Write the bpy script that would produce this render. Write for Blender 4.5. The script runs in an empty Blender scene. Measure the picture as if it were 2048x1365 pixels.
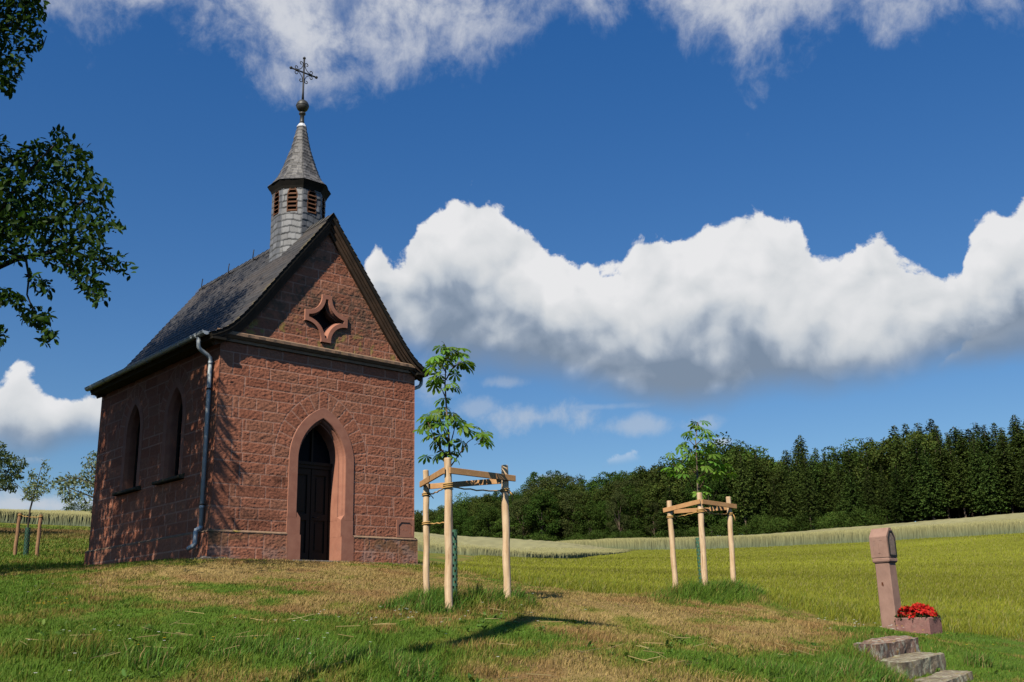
import bpy, math, random
import numpy as np
from mathutils import Matrix, Vector

random.seed(7)
SC = bpy.context.scene
COL = SC.collection
R = math.radians

# ------------------------------------------------------------------ camera
F_PX, PITCH, ROLL = 2014.35, R(15.6356), R(-1.3564)
FW = np.array([0.0, math.cos(PITCH), math.sin(PITCH)])
RT = np.array([1.0, 0.0, 0.0])
UP = np.cross(RT, FW)
R2 = math.cos(ROLL) * RT + math.sin(ROLL) * UP
U2 = -math.sin(ROLL) * RT + math.cos(ROLL) * UP
cam = bpy.data.cameras.new('camera')
cam.sensor_width = 36.0
cam.lens = F_PX / 2048 * 36.0
cam.clip_start, cam.clip_end = 0.1, 6000
camo = bpy.data.objects.new('camera', cam)
COL.objects.link(camo)
camo.matrix_world = Matrix(((R2[0], U2[0], -FW[0], 0), (R2[1], U2[1], -FW[1], 0), (R2[2], U2[2], -FW[2], 0), (0, 0, 0, 1)))
SC.camera = camo


def ray(px, py):
    return (px - 1024) / F_PX * R2 - (py - 682.5) / F_PX * U2 + FW


def at(px, py, Y):
    d = ray(px, py)
    return d * (Y / d[1])


def project(P):
    P = np.asarray(P, float)
    w = P @ FW
    return 1024 + F_PX * (P @ R2) / w, 682.5 - F_PX * (P @ U2) / w


# ------------------------------------------------------------------ light
SUN_AZ, SUN_EL = R(-154.0), R(44.0)          # azimuth of the sun seen from the camera (0 = view direction, + right)
sdir = Vector((math.sin(SUN_AZ) * math.cos(SUN_EL), math.cos(SUN_AZ) * math.cos(SUN_EL), math.sin(SUN_EL)))
sl = bpy.data.lights.new('sun', 'SUN')
sl.energy, sl.angle, sl.color = 5.0, R(0.53), (1.0, 0.925, 0.80)
so = bpy.data.objects.new('sun', sl)
COL.objects.link(so)
so.rotation_euler = sdir.to_track_quat('Z', 'Y').to_euler()
so.location = (-20, -40, 40)
SC.view_settings.view_transform = 'Standard'
SC.view_settings.look = 'None'
SC.view_settings.gamma = 1.0
SC.view_settings.exposure = 0.38
SC.cycles.max_bounces = 6
SC.cycles.diffuse_bounces = 0
SC.cycles.transparent_max_bounces = 4
SC.cycles.use_denoising = True


# ------------------------------------------------------------------ node helper
class NT:
    def __init__(s, tree):
        s.t = tree
        s.n = tree.nodes
        s.l = tree.links

    def node(s, typ, **kw):
        n = s.n.new(typ)
        for k, v in kw.items():
            setattr(n, k, v)
        return n

    def put(s, sock, v):
        if v is None:
            return
        if hasattr(v, 'is_output') or isinstance(v, bpy.types.NodeSocket):
            s.l.new(v, sock)
        else:
            sock.default_value = v

    def m(s, op, a, b=None, c=None, clamp=False):
        n = s.node('ShaderNodeMath', operation=op, use_clamp=clamp)
        for i, v in enumerate((a, b, c)):
            s.put(n.inputs[i], v)
        return n.outputs[0]

    def vm(s, op, a, b=None):
        n = s.node('ShaderNodeVectorMath', operation=op)
        s.put(n.inputs[0], a)
        s.put(n.inputs[1], b)
        return n.outputs[0]

    def mr(s, v, a, b, c=0.0, d=1.0, smooth=True):
        n = s.node('ShaderNodeMapRange', interpolation_type='SMOOTHSTEP' if smooth else 'LINEAR')
        n.clamp = True
        for i, x in enumerate((v, a, b, c, d)):
            s.put(n.inputs[i], x)
        return n.outputs[0]

    def mix(s, f, a, b, blend='MIX'):
        n = s.node('ShaderNodeMix', data_type='RGBA', blend_type=blend)
        s.put(n.inputs[0], f)
        s.put(n.inputs[6], a)
        s.put(n.inputs[7], b)
        return n.outputs[2]

    def noise(s, vec, scale, detail=4.0, rough=0.55, lac=2.0, dist=0.0):
        n = s.node('ShaderNodeTexNoise')
        s.put(n.inputs['Vector'], vec)
        n.inputs['Scale'].default_value = scale
        n.inputs['Detail'].default_value = detail
        n.inputs['Roughness'].default_value = rough
        n.inputs['Lacunarity'].default_value = lac
        n.inputs['Distortion'].default_value = dist
        return n.outputs[0]

    def voro(s, vec, scale, detail=0.0, feature='F1', smooth=1.0, rough=0.5):
        n = s.node('ShaderNodeTexVoronoi', feature=feature)
        s.put(n.inputs['Vector'], vec)
        n.inputs['Scale'].default_value = scale
        n.inputs['Detail'].default_value = detail
        n.inputs['Roughness'].default_value = rough
        if 'Smoothness' in n.inputs and feature == 'SMOOTH_F1':
            n.inputs['Smoothness'].default_value = smooth
        return n.outputs['Distance']

    def comb(s, x, y, z):
        n = s.node('ShaderNodeCombineXYZ')
        for i, v in enumerate((x, y, z)):
            s.put(n.inputs[i], v)
        return n.outputs[0]


# ------------------------------------------------------------------ world: sky with cumulus
def azel(px, py):
    d = ray(px, py)
    d = d / np.linalg.norm(d)
    return math.atan2(d[0], d[1]), math.asin(d[2])


AZ0, AZ1 = R(-45), R(45)
EL1 = R(60)


def curve(nt, azs, pts):
    """float curve of elevation over azimuth through photo points"""
    n = nt.node('ShaderNodeFloatCurve')
    c = n.mapping.curves[0]
    q = sorted(((azel(*p)[0] - AZ0) / (AZ1 - AZ0), azel(*p)[1] / EL1) for p in pts)
    q = [(0.0, q[0][1])] + q + [(1.0, q[-1][1])]
    while len(c.points) < len(q):
        c.points.new(0.5, 0.5)
    for p, (x, y) in zip(c.points, q):
        p.location = (min(max(x, 0), 1), y)
        p.handle_type = 'AUTO_CLAMPED'
    n.mapping.update()
    nt.put(n.inputs['Value'], azs)
    return nt.m('MULTIPLY', n.outputs[0], EL1)


W = bpy.data.worlds.new('World')
SC.world = W
W.use_nodes = True
W.node_tree.nodes.clear()
nt = NT(W.node_tree)
tc = nt.node('ShaderNodeTexCoord')
sep = nt.node('ShaderNodeSeparateXYZ')
nt.l.new(tc.outputs['Generated'], sep.inputs[0])
dx, dy, dz = sep.outputs
az = nt.m('ARCTAN2', dx, dy)
el = nt.m('ARCSINE', dz)
azs = nt.mr(az, AZ0, AZ1, 0, 1, smooth=False)
dirv = tc.outputs['Generated']
sky = nt.node('ShaderNodeTexSky', sky_type='NISHITA')
sky.sun_disc = False
sky.sun_elevation = SUN_EL
sky.sun_rotation = SUN_AZ
sky.altitude = 300
sky.air_density, sky.dust_density, sky.ozone_density = 1.0, 0.25, 2.2
hs = nt.node('ShaderNodeHueSaturation')
hs.inputs['Saturation'].default_value = 1.12
hs.inputs['Value'].default_value = 1.0
nt.l.new(sky.outputs[0], hs.inputs['Color'])
elv = nt.mr(el, R(0), R(34), 0, 1, smooth=False)
skyc = nt.mix(1.0, hs.outputs[0], nt.mix(elv, (0.84, 0.88, 0.90, 1), (0.40, 0.90, 1.32, 1)), 'MULTIPLY')
# big noise fields on the sphere of directions
warp = nt.node('ShaderNodeTexNoise')
nt.l.new(dirv, warp.inputs['Vector'])
warp.inputs['Scale'].default_value = 9.0
warp.inputs['Detail'].default_value = 3.0
wv = nt.vm('SUBTRACT', warp.outputs['Color'], (0.5, 0.5, 0.5))
wsc = nt.node('ShaderNodeVectorMath', operation='SCALE')
nt.l.new(wv, wsc.inputs[0])
wsc.inputs['Scale'].default_value = 0.045
pw = nt.vm('ADD', dirv, wsc.outputs[0])
sunoff = (-0.006, 0.0, 0.011)


def billow(vec):
    a = nt.voro(vec, 13.0, 2.0, 'F1', 0.55, 0.55)
    b = nt.noise(vec, 26.0, 5.0, 0.6)
    return nt.m('SUBTRACT', nt.m('MULTIPLY', b, 0.8), nt.m('MULTIPLY', a, 0.9))


bil = billow(pw)
bil2 = billow(nt.vm('ADD', pw, sunoff))
lit = nt.m('SUBTRACT', bil, bil2)
lit2 = nt.m('SUBTRACT', nt.noise(dirv, 9.0, 3.0, 0.45), nt.noise(nt.vm('ADD', dirv, (0.012, 0.0, 0.03)), 9.0, 3.0, 0.45))
puf = nt.voro(pw, 22.0, 1.0, 'F1', 1.0, 0.5)
nz = nt.noise(pw, 34.0, 7.0, 0.62)
nz2 = nt.noise(dirv, 7.0, 6.0, 0.55)
edge = nt.m('ADD', nt.m('MULTIPLY', nt.m('ADD', bil, 0.05), 0.055), nt.m('MULTIPLY', nt.m('SUBTRACT', nz, 0.5), 0.066))


def cumulus(top, bot, wt, wb, soft):
    ct = curve(nt, azs, top)
    cb = curve(nt, azs, bot)
    up_ = nt.m('SUBTRACT', ct, el)
    dn = nt.m('SUBTRACT', el, cb)
    ft = nt.m('ADD', nt.m('ADD', up_, 0.006), nt.m('MULTIPLY', edge, wt))
    fb = nt.m('ADD', dn, nt.m('MULTIPLY', nt.m('SUBTRACT', nz2, 0.5), wb))
    d = nt.m('MULTIPLY', nt.mr(ft, -0.001, 0.006), nt.mr(fb, -soft * 0.3, soft))
    hgt = nt.m('DIVIDE', dn, nt.m('MAXIMUM', nt.m('SUBTRACT', ct, cb), 0.01))
    return d, hgt, up_


MAIN_TOP = [(600, 760), (660, 720), (700, 560), (735, 515), (762, 476), (790, 505), (835, 440), (865, 410), (905, 388), (945, 384), (990, 400), (1045, 422), (1075, 440), (1095, 478), (1115, 490), (1160, 500), (1195, 512), (1230, 505), (1262, 465), (1290, 440), (1335, 424), (1380, 428), (1425, 412), (1475, 398), (1515, 396), (1560, 432), (1610, 465), (1650, 492), (1700, 490), (1760, 482), (1800, 500), (1850, 505), (1905, 512), (1930, 470), (1950, 432), (2000, 408), (2050, 398), (2250, 380)]
MAIN_BOT = [(600, 640), (640, 640), (700, 660), (800, 690), (870, 702), (950, 722), (1050, 742), (1150, 765), (1250, 785), (1350, 800), (1450, 792), (1520, 778), (1620, 770), (1720, 755), (1800, 742), (1900, 715), (2000, 690), (2050, 668), (2250, 640)]
LEFT_TOP = [(-300, 700), (-80, 720), (0, 738), (40, 728), (80, 746), (130, 768), (180, 764), (240, 775), (300, 770), (360, 800), (420, 860), (460, 925), (500, 1000)]
LEFT_BOT = [(-300, 900), (-80, 915), (0, 912), (60, 925), (130, 905), (190, 885), (260, 890), (360, 885), (460, 905), (500, 930)]
d1, h1, u1 = cumulus(MAIN_TOP, [(x_, y_ + 22) for x_, y_ in MAIN_BOT], 0.6, 0.05, 0.032)
d2, h2, u2 = cumulus(LEFT_TOP, LEFT_BOT, 0.55, 0.05, 0.03)
# second pair: a bank behind the first, low on the right side
BACK_TOP = [(1700, 900), (1800, 760), (1880, 690), (1950, 650), (2050, 600), (2250, 560)]
BACK_BOT = [(1700, 905), (1800, 765), (1880, 735), (1950, 720), (2050, 715), (2250, 700)]
d3, h3, u3 = cumulus(BACK_TOP, BACK_BOT, 0.6, 0.05, 0.02)
# thin bright veil high in the frame
TOPB = [(-200, -60), (60, -10), (130, 18), (220, 40), (330, 72), (410, 55), (480, 120), (560, 158), (640, 172), (720, 140), (800, 128), (860, 95), (950, 92), (1020, 52), (1080, 48), (1150, 30), (1240, -5), (1310, 40), (1370, 105), (1440, 110), (1510, 138), (1560, 72), (1650, 48), (1720, 28), (1780, 52), (1860, 36), (1950, 5), (2050, -20), (2250, -60)]
ctop = curve(nt, azs, TOPB)
nstr = nt.noise(nt.vm('MULTIPLY', pw, (1.0, 1.0, 0.75)), 17.0, 7.0, 0.64)
ft4 = nt.m('ADD', nt.m('SUBTRACT', el, ctop), nt.m('MULTIPLY', nt.m('SUBTRACT', nstr, 0.5), 0.20))
d4 = nt.m('MULTIPLY', nt.mr(ft4, -0.02, 0.075), nt.mr(nstr, 0.30, 0.58, 0.50, 1.0))
# low scraps of cloud below the bank
SCR = None
for (cx_, cy_, rx, ry, amt) in ((1075, 836, 135, 34, 0.62), (950, 815, 60, 26, 0.4), (1265, 852, 75, 24, 0.5), (1400, 850, 50, 18, 0.5), (1445, 885, 30, 12, 0.8), (1010, 765, 60, 14, 0.35), (860, 770, 70, 50, 0.40), (1090, 958, 40, 14, 0.8), (60, 1010, 240, 26, 0.95), (-60, 1000, 200, 40, 0.8), (1180, 815, 120, 8, 0.25)):
    a_, e_ = azel(cx_, cy_)
    k = F_PX
    qx = nt.m('DIVIDE', nt.m('SUBTRACT', az, a_), rx / k)
    qy = nt.m('DIVIDE', nt.m('SUBTRACT', el, e_), ry / k)
    q = nt.m('SQRT', nt.m('ADD', nt.m('MULTIPLY', qx, qx), nt.m('MULTIPLY', qy, qy)))
    q = nt.m('SUBTRACT', q, nt.m('MULTIPLY', nt.m('SUBTRACT', nstr, 0.5), 3.4))
    dd = nt.mr(q, 1.25, 0.25, 0, amt)
    SCR = dd if SCR is None else nt.m('MAXIMUM', SCR, dd)


def shade(h, u_, lo, hi):
    # soft self-shade of a cloud lit from behind the camera: bright heads, grey base
    t = nt.m('ADD', nt.mr(h, lo, hi, 0, 1, smooth=False), nt.m('ADD', nt.m('MULTIPLY', lit, 0.48), nt.m('ADD', nt.m('MULTIPLY', lit2, 1.2), nt.m('MULTIPLY', nt.m('SUBTRACT', 0.42, puf), 0.42))))
    t = nt.m('ADD', t, nt.mr(u_, 0.06, 0.0, 0, 0.20))
    r = nt.node('ShaderNodeValToRGB')
    nt.l.new(t, r.inputs[0])
    e = r.color_ramp.elements
    e[0].position, e[0].color = 0.0, (0.20, 0.26, 0.35, 1)
    e[1].position, e[1].color = 1.0, (0.80, 0.80, 0.81, 1)
    for p_, c_ in ((0.2, (0.29, 0.35, 0.44, 1)), (0.42, (0.50, 0.545, 0.60, 1)), (0.65, (0.66, 0.68, 0.70, 1))):
        x = e.new(p_)
        x.color = c_
    return r.outputs[0]


azm = nt.mr(nt.m('ABSOLUTE', az), R(47), R(38), 0, 1)
d1, d2, d3 = [nt.m('MULTIPLY', d_, azm) for d_ in (d1, d2, d3)]
d4 = nt.m('MULTIPLY', d4, nt.m('MULTIPLY', azm, nt.mr(nt.m('ADD', el, nt.m('MULTIPLY', nt.m('SUBTRACT', nstr, 0.5), 0.3)), R(46), R(37), 0, 1)))
CLK = 11.2   # cloud radiance in the units of the sky texture
cl = nt.node('ShaderNodeVectorMath', operation='SCALE')
nt.l.new(skyc, cl.inputs[0])
cl.inputs['Scale'].default_value = 1.0
base = cl.outputs[0]


def over(bg, col, d):
    s_ = nt.node('ShaderNodeVectorMath', operation='SCALE')
    nt.put(s_.inputs[0], col)
    s_.inputs['Scale'].default_value = CLK
    return nt.mix(d, bg, s_.outputs[0])


base = over(base, (0.68, 0.695, 0.73), nt.m('MULTIPLY', d4, 0.86))
base = over(base, (0.52, 0.57, 0.64), SCR)
base = over(base, shade(h3, u3, -0.1, 0.9), nt.m('MULTIPLY', d3, 0.75))
base = over(base, shade(h2, u2, 0.0, 0.9), nt.m('MULTIPLY', d2, 0.97))
base = over(base, shade(h1, u1, 0.0, 0.70), nt.m('MULTIPLY', d1, 0.985))
bgn = nt.node('ShaderNodeBackground')
bgn.inputs['Strength'].default_value = 0.07
nt.l.new(base, bgn.inputs['Color'])
wo = nt.node('ShaderNodeOutputWorld')
nt.l.new(bgn.outputs[0], wo.inputs['Surface'])
W.cycles.sampling_method = 'MANUAL'
W.cycles.sample_map_resolution = 512


# ------------------------------------------------------------------ numpy noise
def _hash(ix, iy, seed):
    h = (ix.astype(np.int64) * 374761393 + iy.astype(np.int64) * 668265263 + seed * 974634541) & 0x7fffffff
    h = (h ^ (h >> 13)) * 1274126177 & 0x7fffffff
    h = (h ^ (h >> 16)) & 0x7fffffff
    return (h % 100003) / 100003.0


def vn(x, y, seed=0):
    x = np.asarray(x, float)
    y = np.asarray(y, float)
    ix, iy = np.floor(x), np.floor(y)
    fx, fy = x - ix, y - iy
    fx, fy = fx * fx * (3 - 2 * fx), fy * fy * (3 - 2 * fy)
    a, b = _hash(ix, iy, seed), _hash(ix + 1, iy, seed)
    c, d = _hash(ix, iy + 1, seed), _hash(ix + 1, iy + 1, seed)
    return (a * (1 - fx) + b * fx) * (1 - fy) + (c * (1 - fx) + d * fx) * fy


def fbm(x, y, octv=4, seed=0, gain=0.5):
    s, a, t = 0.0, 1.0, 0.0
    for o in range(octv):
        s = s + a * vn(x * 2 ** o + 17.3 * o, y * 2 ** o - 9.1 * o, seed + o)
        t += a
        a *= gain
    return s / t


def sst(x, a, b):
    t = np.clip((x - a) / (b - a), 0, 1)
    return t * t * (3 - 2 * t)


# ------------------------------------------------------------------ object helpers
def np_mesh(name, V, faces, attrs=None, smooth=False):
    """faces: list of int arrays (n,k); attrs: {name: (n,3|4|1) point data}"""
    me = bpy.data.meshes.new(name)
    V = np.ascontiguousarray(V, dtype=np.float32)
    me.vertices.add(len(V))
    me.vertices.foreach_set('co', V.ravel())
    fl = [np.asarray(f, dtype=np.int32) for f in faces if len(f)]
    loops = np.concatenate([f.ravel() for f in fl])
    tot = np.concatenate([np.full(len(f), f.shape[1], np.int32) for f in fl])
    start = np.concatenate([[0], np.cumsum(tot)[:-1]]).astype(np.int32)
    me.loops.add(len(loops))
    me.loops.foreach_set('vertex_index', loops)
    me.polygons.add(len(tot))
    me.polygons.foreach_set('loop_start', start)
    me.polygons.foreach_set('loop_total', tot)
    if smooth:
        me.polygons.foreach_set('use_smooth', np.ones(len(tot), dtype=bool))
    me.update(calc_edges=True)
    if attrs:
        for k, a in attrs.items():
            a = np.asarray(a, dtype=np.float32)
            if a.ndim == 2:
                if a.shape[1] == 3:
                    a = np.concatenate([a, np.ones((len(a), 1), np.float32)], 1)
                at_ = me.color_attributes.new(k, 'FLOAT_COLOR', 'POINT')
                at_.data.foreach_set('color', np.ascontiguousarray(a).ravel())
            else:
                at_ = me.attributes.new(k, 'FLOAT', 'POINT')
                at_.data.foreach_set('value', np.ascontiguousarray(a))
    return me


def link(name, me, mat=None, parent=None, **props):
    o = bpy.data.objects.new(name, me)
    COL.objects.link(o)
    if mat is not None:
        me.materials.append(mat)
    if parent is not None:
        o.parent = parent
    for k, v in props.items():
        o[k] = v
    return o


def thing(name, label, cat, loc=(0, 0, 0), rz=0.0, group=None):
    o = bpy.data.objects.new(name, None)
    COL.objects.link(o)
    o.location = loc
    o.rotation_euler = (0, 0, rz)
    o.empty_display_size = 0.2
    o['label'] = label
    o['category'] = cat
    if group:
        o['group'] = group
    return o


class MB:
    """collects simple solids and builds one mesh"""
    def __init__(s):
        s.v, s.f = [], []

    def add(s, vs, fs):
        b = len(s.v)
        s.v += [tuple(map(float, v)) for v in vs]
        s.f += [tuple(b + i for i in f) for f in fs]

    def box(s, x0, x1, y0, y1, z0, z1):
        s.hexa([(x0, y0, z0), (x1, y0, z0), (x1, y1, z0), (x0, y1, z0), (x0, y0, z1), (x1, y0, z1), (x1, y1, z1), (x0, y1, z1)])

    def hexa(s, v):
        s.add(v, [(3, 2, 1, 0), (4, 5, 6, 7), (0, 1, 5, 4), (1, 2, 6, 5), (2, 3, 7, 6), (3, 0, 4, 7)])

    def bar(s, a, b, w, h, up=(0, 0, 1)):
        a, b = Vector(a), Vector(b)
        d = (b - a).normalized()
        u = Vector(up)
        sx = d.cross(u)
        if sx.length < 1e-5:
            sx = d.cross(Vector((1, 0, 0)))
        sx.normalize()
        u = sx.cross(d).normalized()
        q = []
        for p in (a, b):
            for i, j in ((-1, -1), (1, -1), (1, 1), (-1, 1)):
                q.append(p + sx * (w / 2 * i) + u * (h / 2 * j))
        s.add(q, [(0, 1, 2, 3), (7, 6, 5, 4), (0, 4, 5, 1), (1, 5, 6, 2), (2, 6, 7, 3), (3, 7, 4, 0)])

    def tube(s, pts, rad, n=8, caps=True):
        pts = [Vector(p) for p in pts]
        if not hasattr(rad, '__len__'):
            rad = [rad] * len(pts)
        b = len(s.v)
        u = None
        for i, p in enumerate(pts):
            d = (pts[min(i + 1, len(pts) - 1)] - pts[max(i - 1, 0)])
            d.normalize()
            if u is None:
                u = d.orthogonal().normalized()
            u = (u - d * u.dot(d))
            if u.length < 1e-6:
                u = d.orthogonal()
            u.normalize()
            w = d.cross(u)
            for k in range(n):
                t = 2 * math.pi * k / n
                s.v.append(tuple(p + (u * math.cos(t) + w * math.sin(t)) * rad[i]))
        for i in range(len(pts) - 1):
            for k in range(n):
                k2 = (k + 1) % n
                s.f.append((b + i * n + k, b + i * n + k2, b + (i + 1) * n + k2, b + (i + 1) * n + k))
        if caps:
            s.f.append(tuple(b + k for k in range(n))[::-1])
            s.f.append(tuple(b + (len(pts) - 1) * n + k for k in range(n)))

    def lathe(s, cx, cy, prof, n=16):
        b = len(s.v)
        for r, z in prof:
            for k in range(n):
                t = 2 * math.pi * (k + 0.5) / n
                s.v.append((cx + r * math.cos(t), cy + r * math.sin(t), z))
        for i in range(len(prof) - 1):
            for k in range(n):
                k2 = (k + 1) % n
                s.f.append((b + i * n + k, b + i * n + k2, b + (i + 1) * n + k2, b + (i + 1) * n + k))
        s.f.append(tuple(b + k for k in range(n))[::-1])
        s.f.append(tuple(b + (len(prof) - 1) * n + k for k in range(n)))

    def loft(s, rings, closed=False):
        """rings: list of equally long point lists, quads between neighbours"""
        b = len(s.v)
        n = len(rings[0])
        for r in rings:
            s.v += [tuple(map(float, p)) for p in r]
        for i in range(len(rings) - 1):
            for k in range(n if closed else n - 1):
                k2 = (k + 1) % n
                s.f.append((b + i * n + k, b + i * n + k2, b + (i + 1) * n + k2, b + (i + 1) * n + k))

    def build(s, name, mat, parent=None, smooth=False, bevel=0.0, **props):
        me = bpy.data.meshes.new(name)
        me.from_pydata(s.v, [], s.f)
        if smooth:
            me.polygons.foreach_set('use_smooth', [True] * len(me.polygons))
        me.update()
        o = link(name, me, mat, parent, **props)
        if bevel > 0:
            md = o.modifiers.new('bevel', 'BEVEL')
            md.width = bevel
            md.segments = 2
            md.limit_method = 'ANGLE'
        return o


# ------------------------------------------------------------------ materials
def new_mat(name):
    m = bpy.data.materials.new(name)
    m.use_nodes = True
    m.node_tree.nodes.clear()
    return m, NT(m.node_tree)


def finish(n, color, rough=0.8, bump=None, bstr=0.3, bdist=0.01, metal=0.0, spec=0.3, normal=None):
    p = n.node('ShaderNodeBsdfPrincipled')
    n.put(p.inputs['Base Color'], color)
    n.put(p.inputs['Roughness'], rough)
    p.inputs['Metallic'].default_value = metal
    p.inputs['Specular IOR Level'].default_value = spec
    if bump is not None:
        b = n.node('ShaderNodeBump')
        b.inputs['Strength'].default_value = bstr
        b.inputs['Distance'].default_value = bdist
        n.l.new(bump, b.inputs['Height'])
        n.l.new(b.outputs[0], p.inputs['Normal'])
    o = n.node('ShaderNodeOutputMaterial')
    n.l.new(p.outputs[0], o.inputs['Surface'])
    return p


def gpos(n):
    return n.node('ShaderNodeTexCoord').outputs['Object']


def mottled(name, c1, c2, scale=6.0, rough=0.8, bstr=0.25, bdist=0.01, bscale=40.0, spec=0.3, metal=0.0, stretch=(1, 1, 1), c3=None, c3amt=0.5):
    m, n = new_mat(name)
    v = n.vm('MULTIPLY', gpos(n), stretch)
    f = n.mr(n.noise(v, scale, 6, 0.6), 0.3, 0.7)
    c = n.mix(f, (*c1, 1), (*c2, 1))
    if c3 is not None:
        g = n.mr(n.noise(v, scale * 0.45, 8, 0.7), 0.55, 0.68, 0, c3amt)
        c = n.mix(g, c, (*c3, 1))
    finish(n, c, rough, n.noise(v, bscale, 6, 0.65), bstr, bdist, metal, spec)
    return m


def attr_mat(name, rough=0.85, bscale=60.0, bstr=0.0, bdist=0.01, spec=0.25, var=0.2, vscale=12.0, roughvar=0.0):
    m, n = new_mat(name)
    a = n.node('ShaderNodeAttribute', attribute_name='col')
    k = n.mr(n.noise(gpos(n), vscale, 6, 0.65), 0.25, 0.75, 1 - var, 1 + var)
    sc = n.node('ShaderNodeVectorMath', operation='SCALE')
    n.l.new(a.outputs['Color'], sc.inputs[0])
    n.l.new(k, sc.inputs['Scale'])
    finish(n, sc.outputs[0], rough, n.noise(gpos(n), bscale, 5, 0.7) if bstr else None, bstr, bdist, 0.0, spec)
    return m


def leaf_mat(name, col=None, trans=0.35, rough=0.5, spec=0.25, rnd=0.25, tcol=(1.25, 1.3, 0.5)):
    """foliage: colour from attribute 'col' (or given), thin and slightly translucent"""
    m, n = new_mat(name)
    if col is None:
        c = n.node('ShaderNodeAttribute', attribute_name='col').outputs['Color']
    else:
        c = (*col, 1)
    oi = n.node('ShaderNodeObjectInfo')
    k = n.mr(oi.outputs['Random'], 0, 1, 1 - rnd, 1 + rnd, smooth=False)
    sc = n.node('ShaderNodeVectorMath', operation='SCALE')
    n.put(sc.inputs[0], c)
    n.l.new(k, sc.inputs['Scale'])
    p = n.node('ShaderNodeBsdfPrincipled')
    n.l.new(sc.outputs[0], p.inputs['Base Color'])
    p.inputs['Roughness'].default_value = rough
    p.inputs['Specular IOR Level'].default_value = spec
    t = n.node('ShaderNodeBsdfTranslucent')
    n.l.new(n.vm('MULTIPLY', sc.outputs[0], tcol), t.inputs['Color'])
    mx = n.node('ShaderNodeMixShader')
    mx.inputs[0].default_value = trans
    n.l.new(p.outputs[0], mx.inputs[1])
    n.l.new(t.outputs[0], mx.inputs[2])
    o = n.node('ShaderNodeOutputMaterial')
    n.l.new(mx.outputs[0], o.inputs['Surface'])
    return m


def lichen(name, c1, c2, pale, ochre):
    m, n = new_mat(name)
    v = n.vm('MULTIPLY', gpos(n), (1.0, 1.0, 0.45))
    c = n.mix(n.mr(n.noise(v, 9.0, 6, 0.65), 0.36, 0.62), (*c1, 1), (*c2, 1))
    c = n.mix(n.mr(n.noise(v, 14.0, 7, 0.62), 0.52, 0.60, 0, 0.85), c, (*pale, 1))
    c = n.mix(n.mr(n.noise(n.vm('ADD', v, (3.1, 1.7, 0.4)), 11.0, 7, 0.65), 0.56, 0.63, 0, 0.8), c, (*ochre, 1))
    c = n.mix(n.mr(n.noise(n.vm('ADD', v, (7.3, 2.2, 5.4)), 16.0, 8, 0.7), 0.60, 0.66, 0, 0.75), c, (0.035, 0.03, 0.022, 1))
    finish(n, c, 0.95, n.noise(gpos(n), 30.0, 8, 0.7), 0.9, 0.02, 0.0, 0.12)
    return m


M_WALL = attr_mat('rock_faced_sandstone', 0.92, 75.0, 0.5, 0.010, 0.15, 0.16, 30.0)
M_DRESS = mottled('dressed_sandstone', (0.375, 0.168, 0.108), (0.31, 0.130, 0.084), 5.0, 0.85, 0.25, 0.004, 120.0, 0.2, c3=(0.24, 0.12, 0.085), c3amt=0.4)
M_CORN = mottled('weathered_cornice_stone', (0.30, 0.19, 0.12), (0.22, 0.14, 0.09), 7.0, 0.9, 0.4, 0.008, 60.0, 0.2, c3=(0.32, 0.25, 0.035), c3amt=0.75)
M_SILL = mottled('mossy_sill_stone', (0.12, 0.085, 0.06), (0.06, 0.06, 0.035), 9.0, 0.95, 0.5, 0.01, 60.0, 0.15)
M_SLATE = attr_mat('roof_slate', 0.62, 25.0, 0.25, 0.006, 0.18, 0.22, 9.0)
M_SLATE_V = attr_mat('turret_slate', 0.5, 25.0, 0.25, 0.006, 0.28, 0.2, 9.0)
M_DARKWOOD = mottled('dark_stained_wood', (0.0035, 0.0025, 0.002), (0.002, 0.0015, 0.0012), 3.0, 0.6, 0.2, 0.003, 50.0, 0.3, stretch=(6, 6, 0.6))
M_BARGE = mottled('weathered_bargeboard', (0.075, 0.045, 0.028), (0.040, 0.027, 0.018), 4.0, 0.85, 0.35, 0.005, 50.0, 0.2)
M_SOFFIT = mottled('dark_boarding', (0.022, 0.018, 0.014), (0.012, 0.011, 0.009), 4.0, 0.9, 0.2, 0.004, 40.0, 0.2)
M_LOUVRE = mottled('brown_louvre_wood', (0.14, 0.065, 0.035), (0.085, 0.04, 0.022), 6.0, 0.8, 0.25, 0.003, 50.0, 0.2)
M_IRON = mottled('black_wrought_iron', (0.012, 0.012, 0.013), (0.02, 0.018, 0.016), 12.0, 0.55, 0.2, 0.002, 80.0, 0.4)
M_LEAD = mottled('dark_lead_sheet', (0.055, 0.052, 0.045), (0.030, 0.030, 0.028), 10.0, 0.5, 0.2, 0.003, 40.0, 0.5)
M_ZINC = mottled('weathered_zinc', (0.50, 0.54, 0.55), (0.40, 0.44, 0.46), 5.0, 0.45, 0.1, 0.002, 60.0, 0.5, metal=0.0)
M_WHITELEAD = mottled('pale_lead_flashing', (0.58, 0.60, 0.62), (0.45, 0.47, 0.50), 9.0, 0.5, 0.1, 0.002, 60.0, 0.4)
m_, n_ = new_mat('dark_window_glass')
finish(n_, (0.004, 0.005, 0.008, 1), 0.4, n_.noise(gpos(n_), 9.0, 2, 0.5), 0.15, 0.01, 0.0, 0.06)
M_GLASS = m_
M_POLE = mottled('peeled_softwood', (0.64, 0.47, 0.29), (0.47, 0.305, 0.16), 5.0, 0.7, 0.45, 0.004, 30.0, 0.25, stretch=(5, 5, 0.6), c3=(0.27, 0.145, 0.065), c3amt=0.75)
M_RAIL = mottled('sawn_rail_wood', (0.50, 0.28, 0.12), (0.40, 0.21, 0.085), 8.0, 0.75, 0.3, 0.003, 60.0, 0.25)
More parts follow.
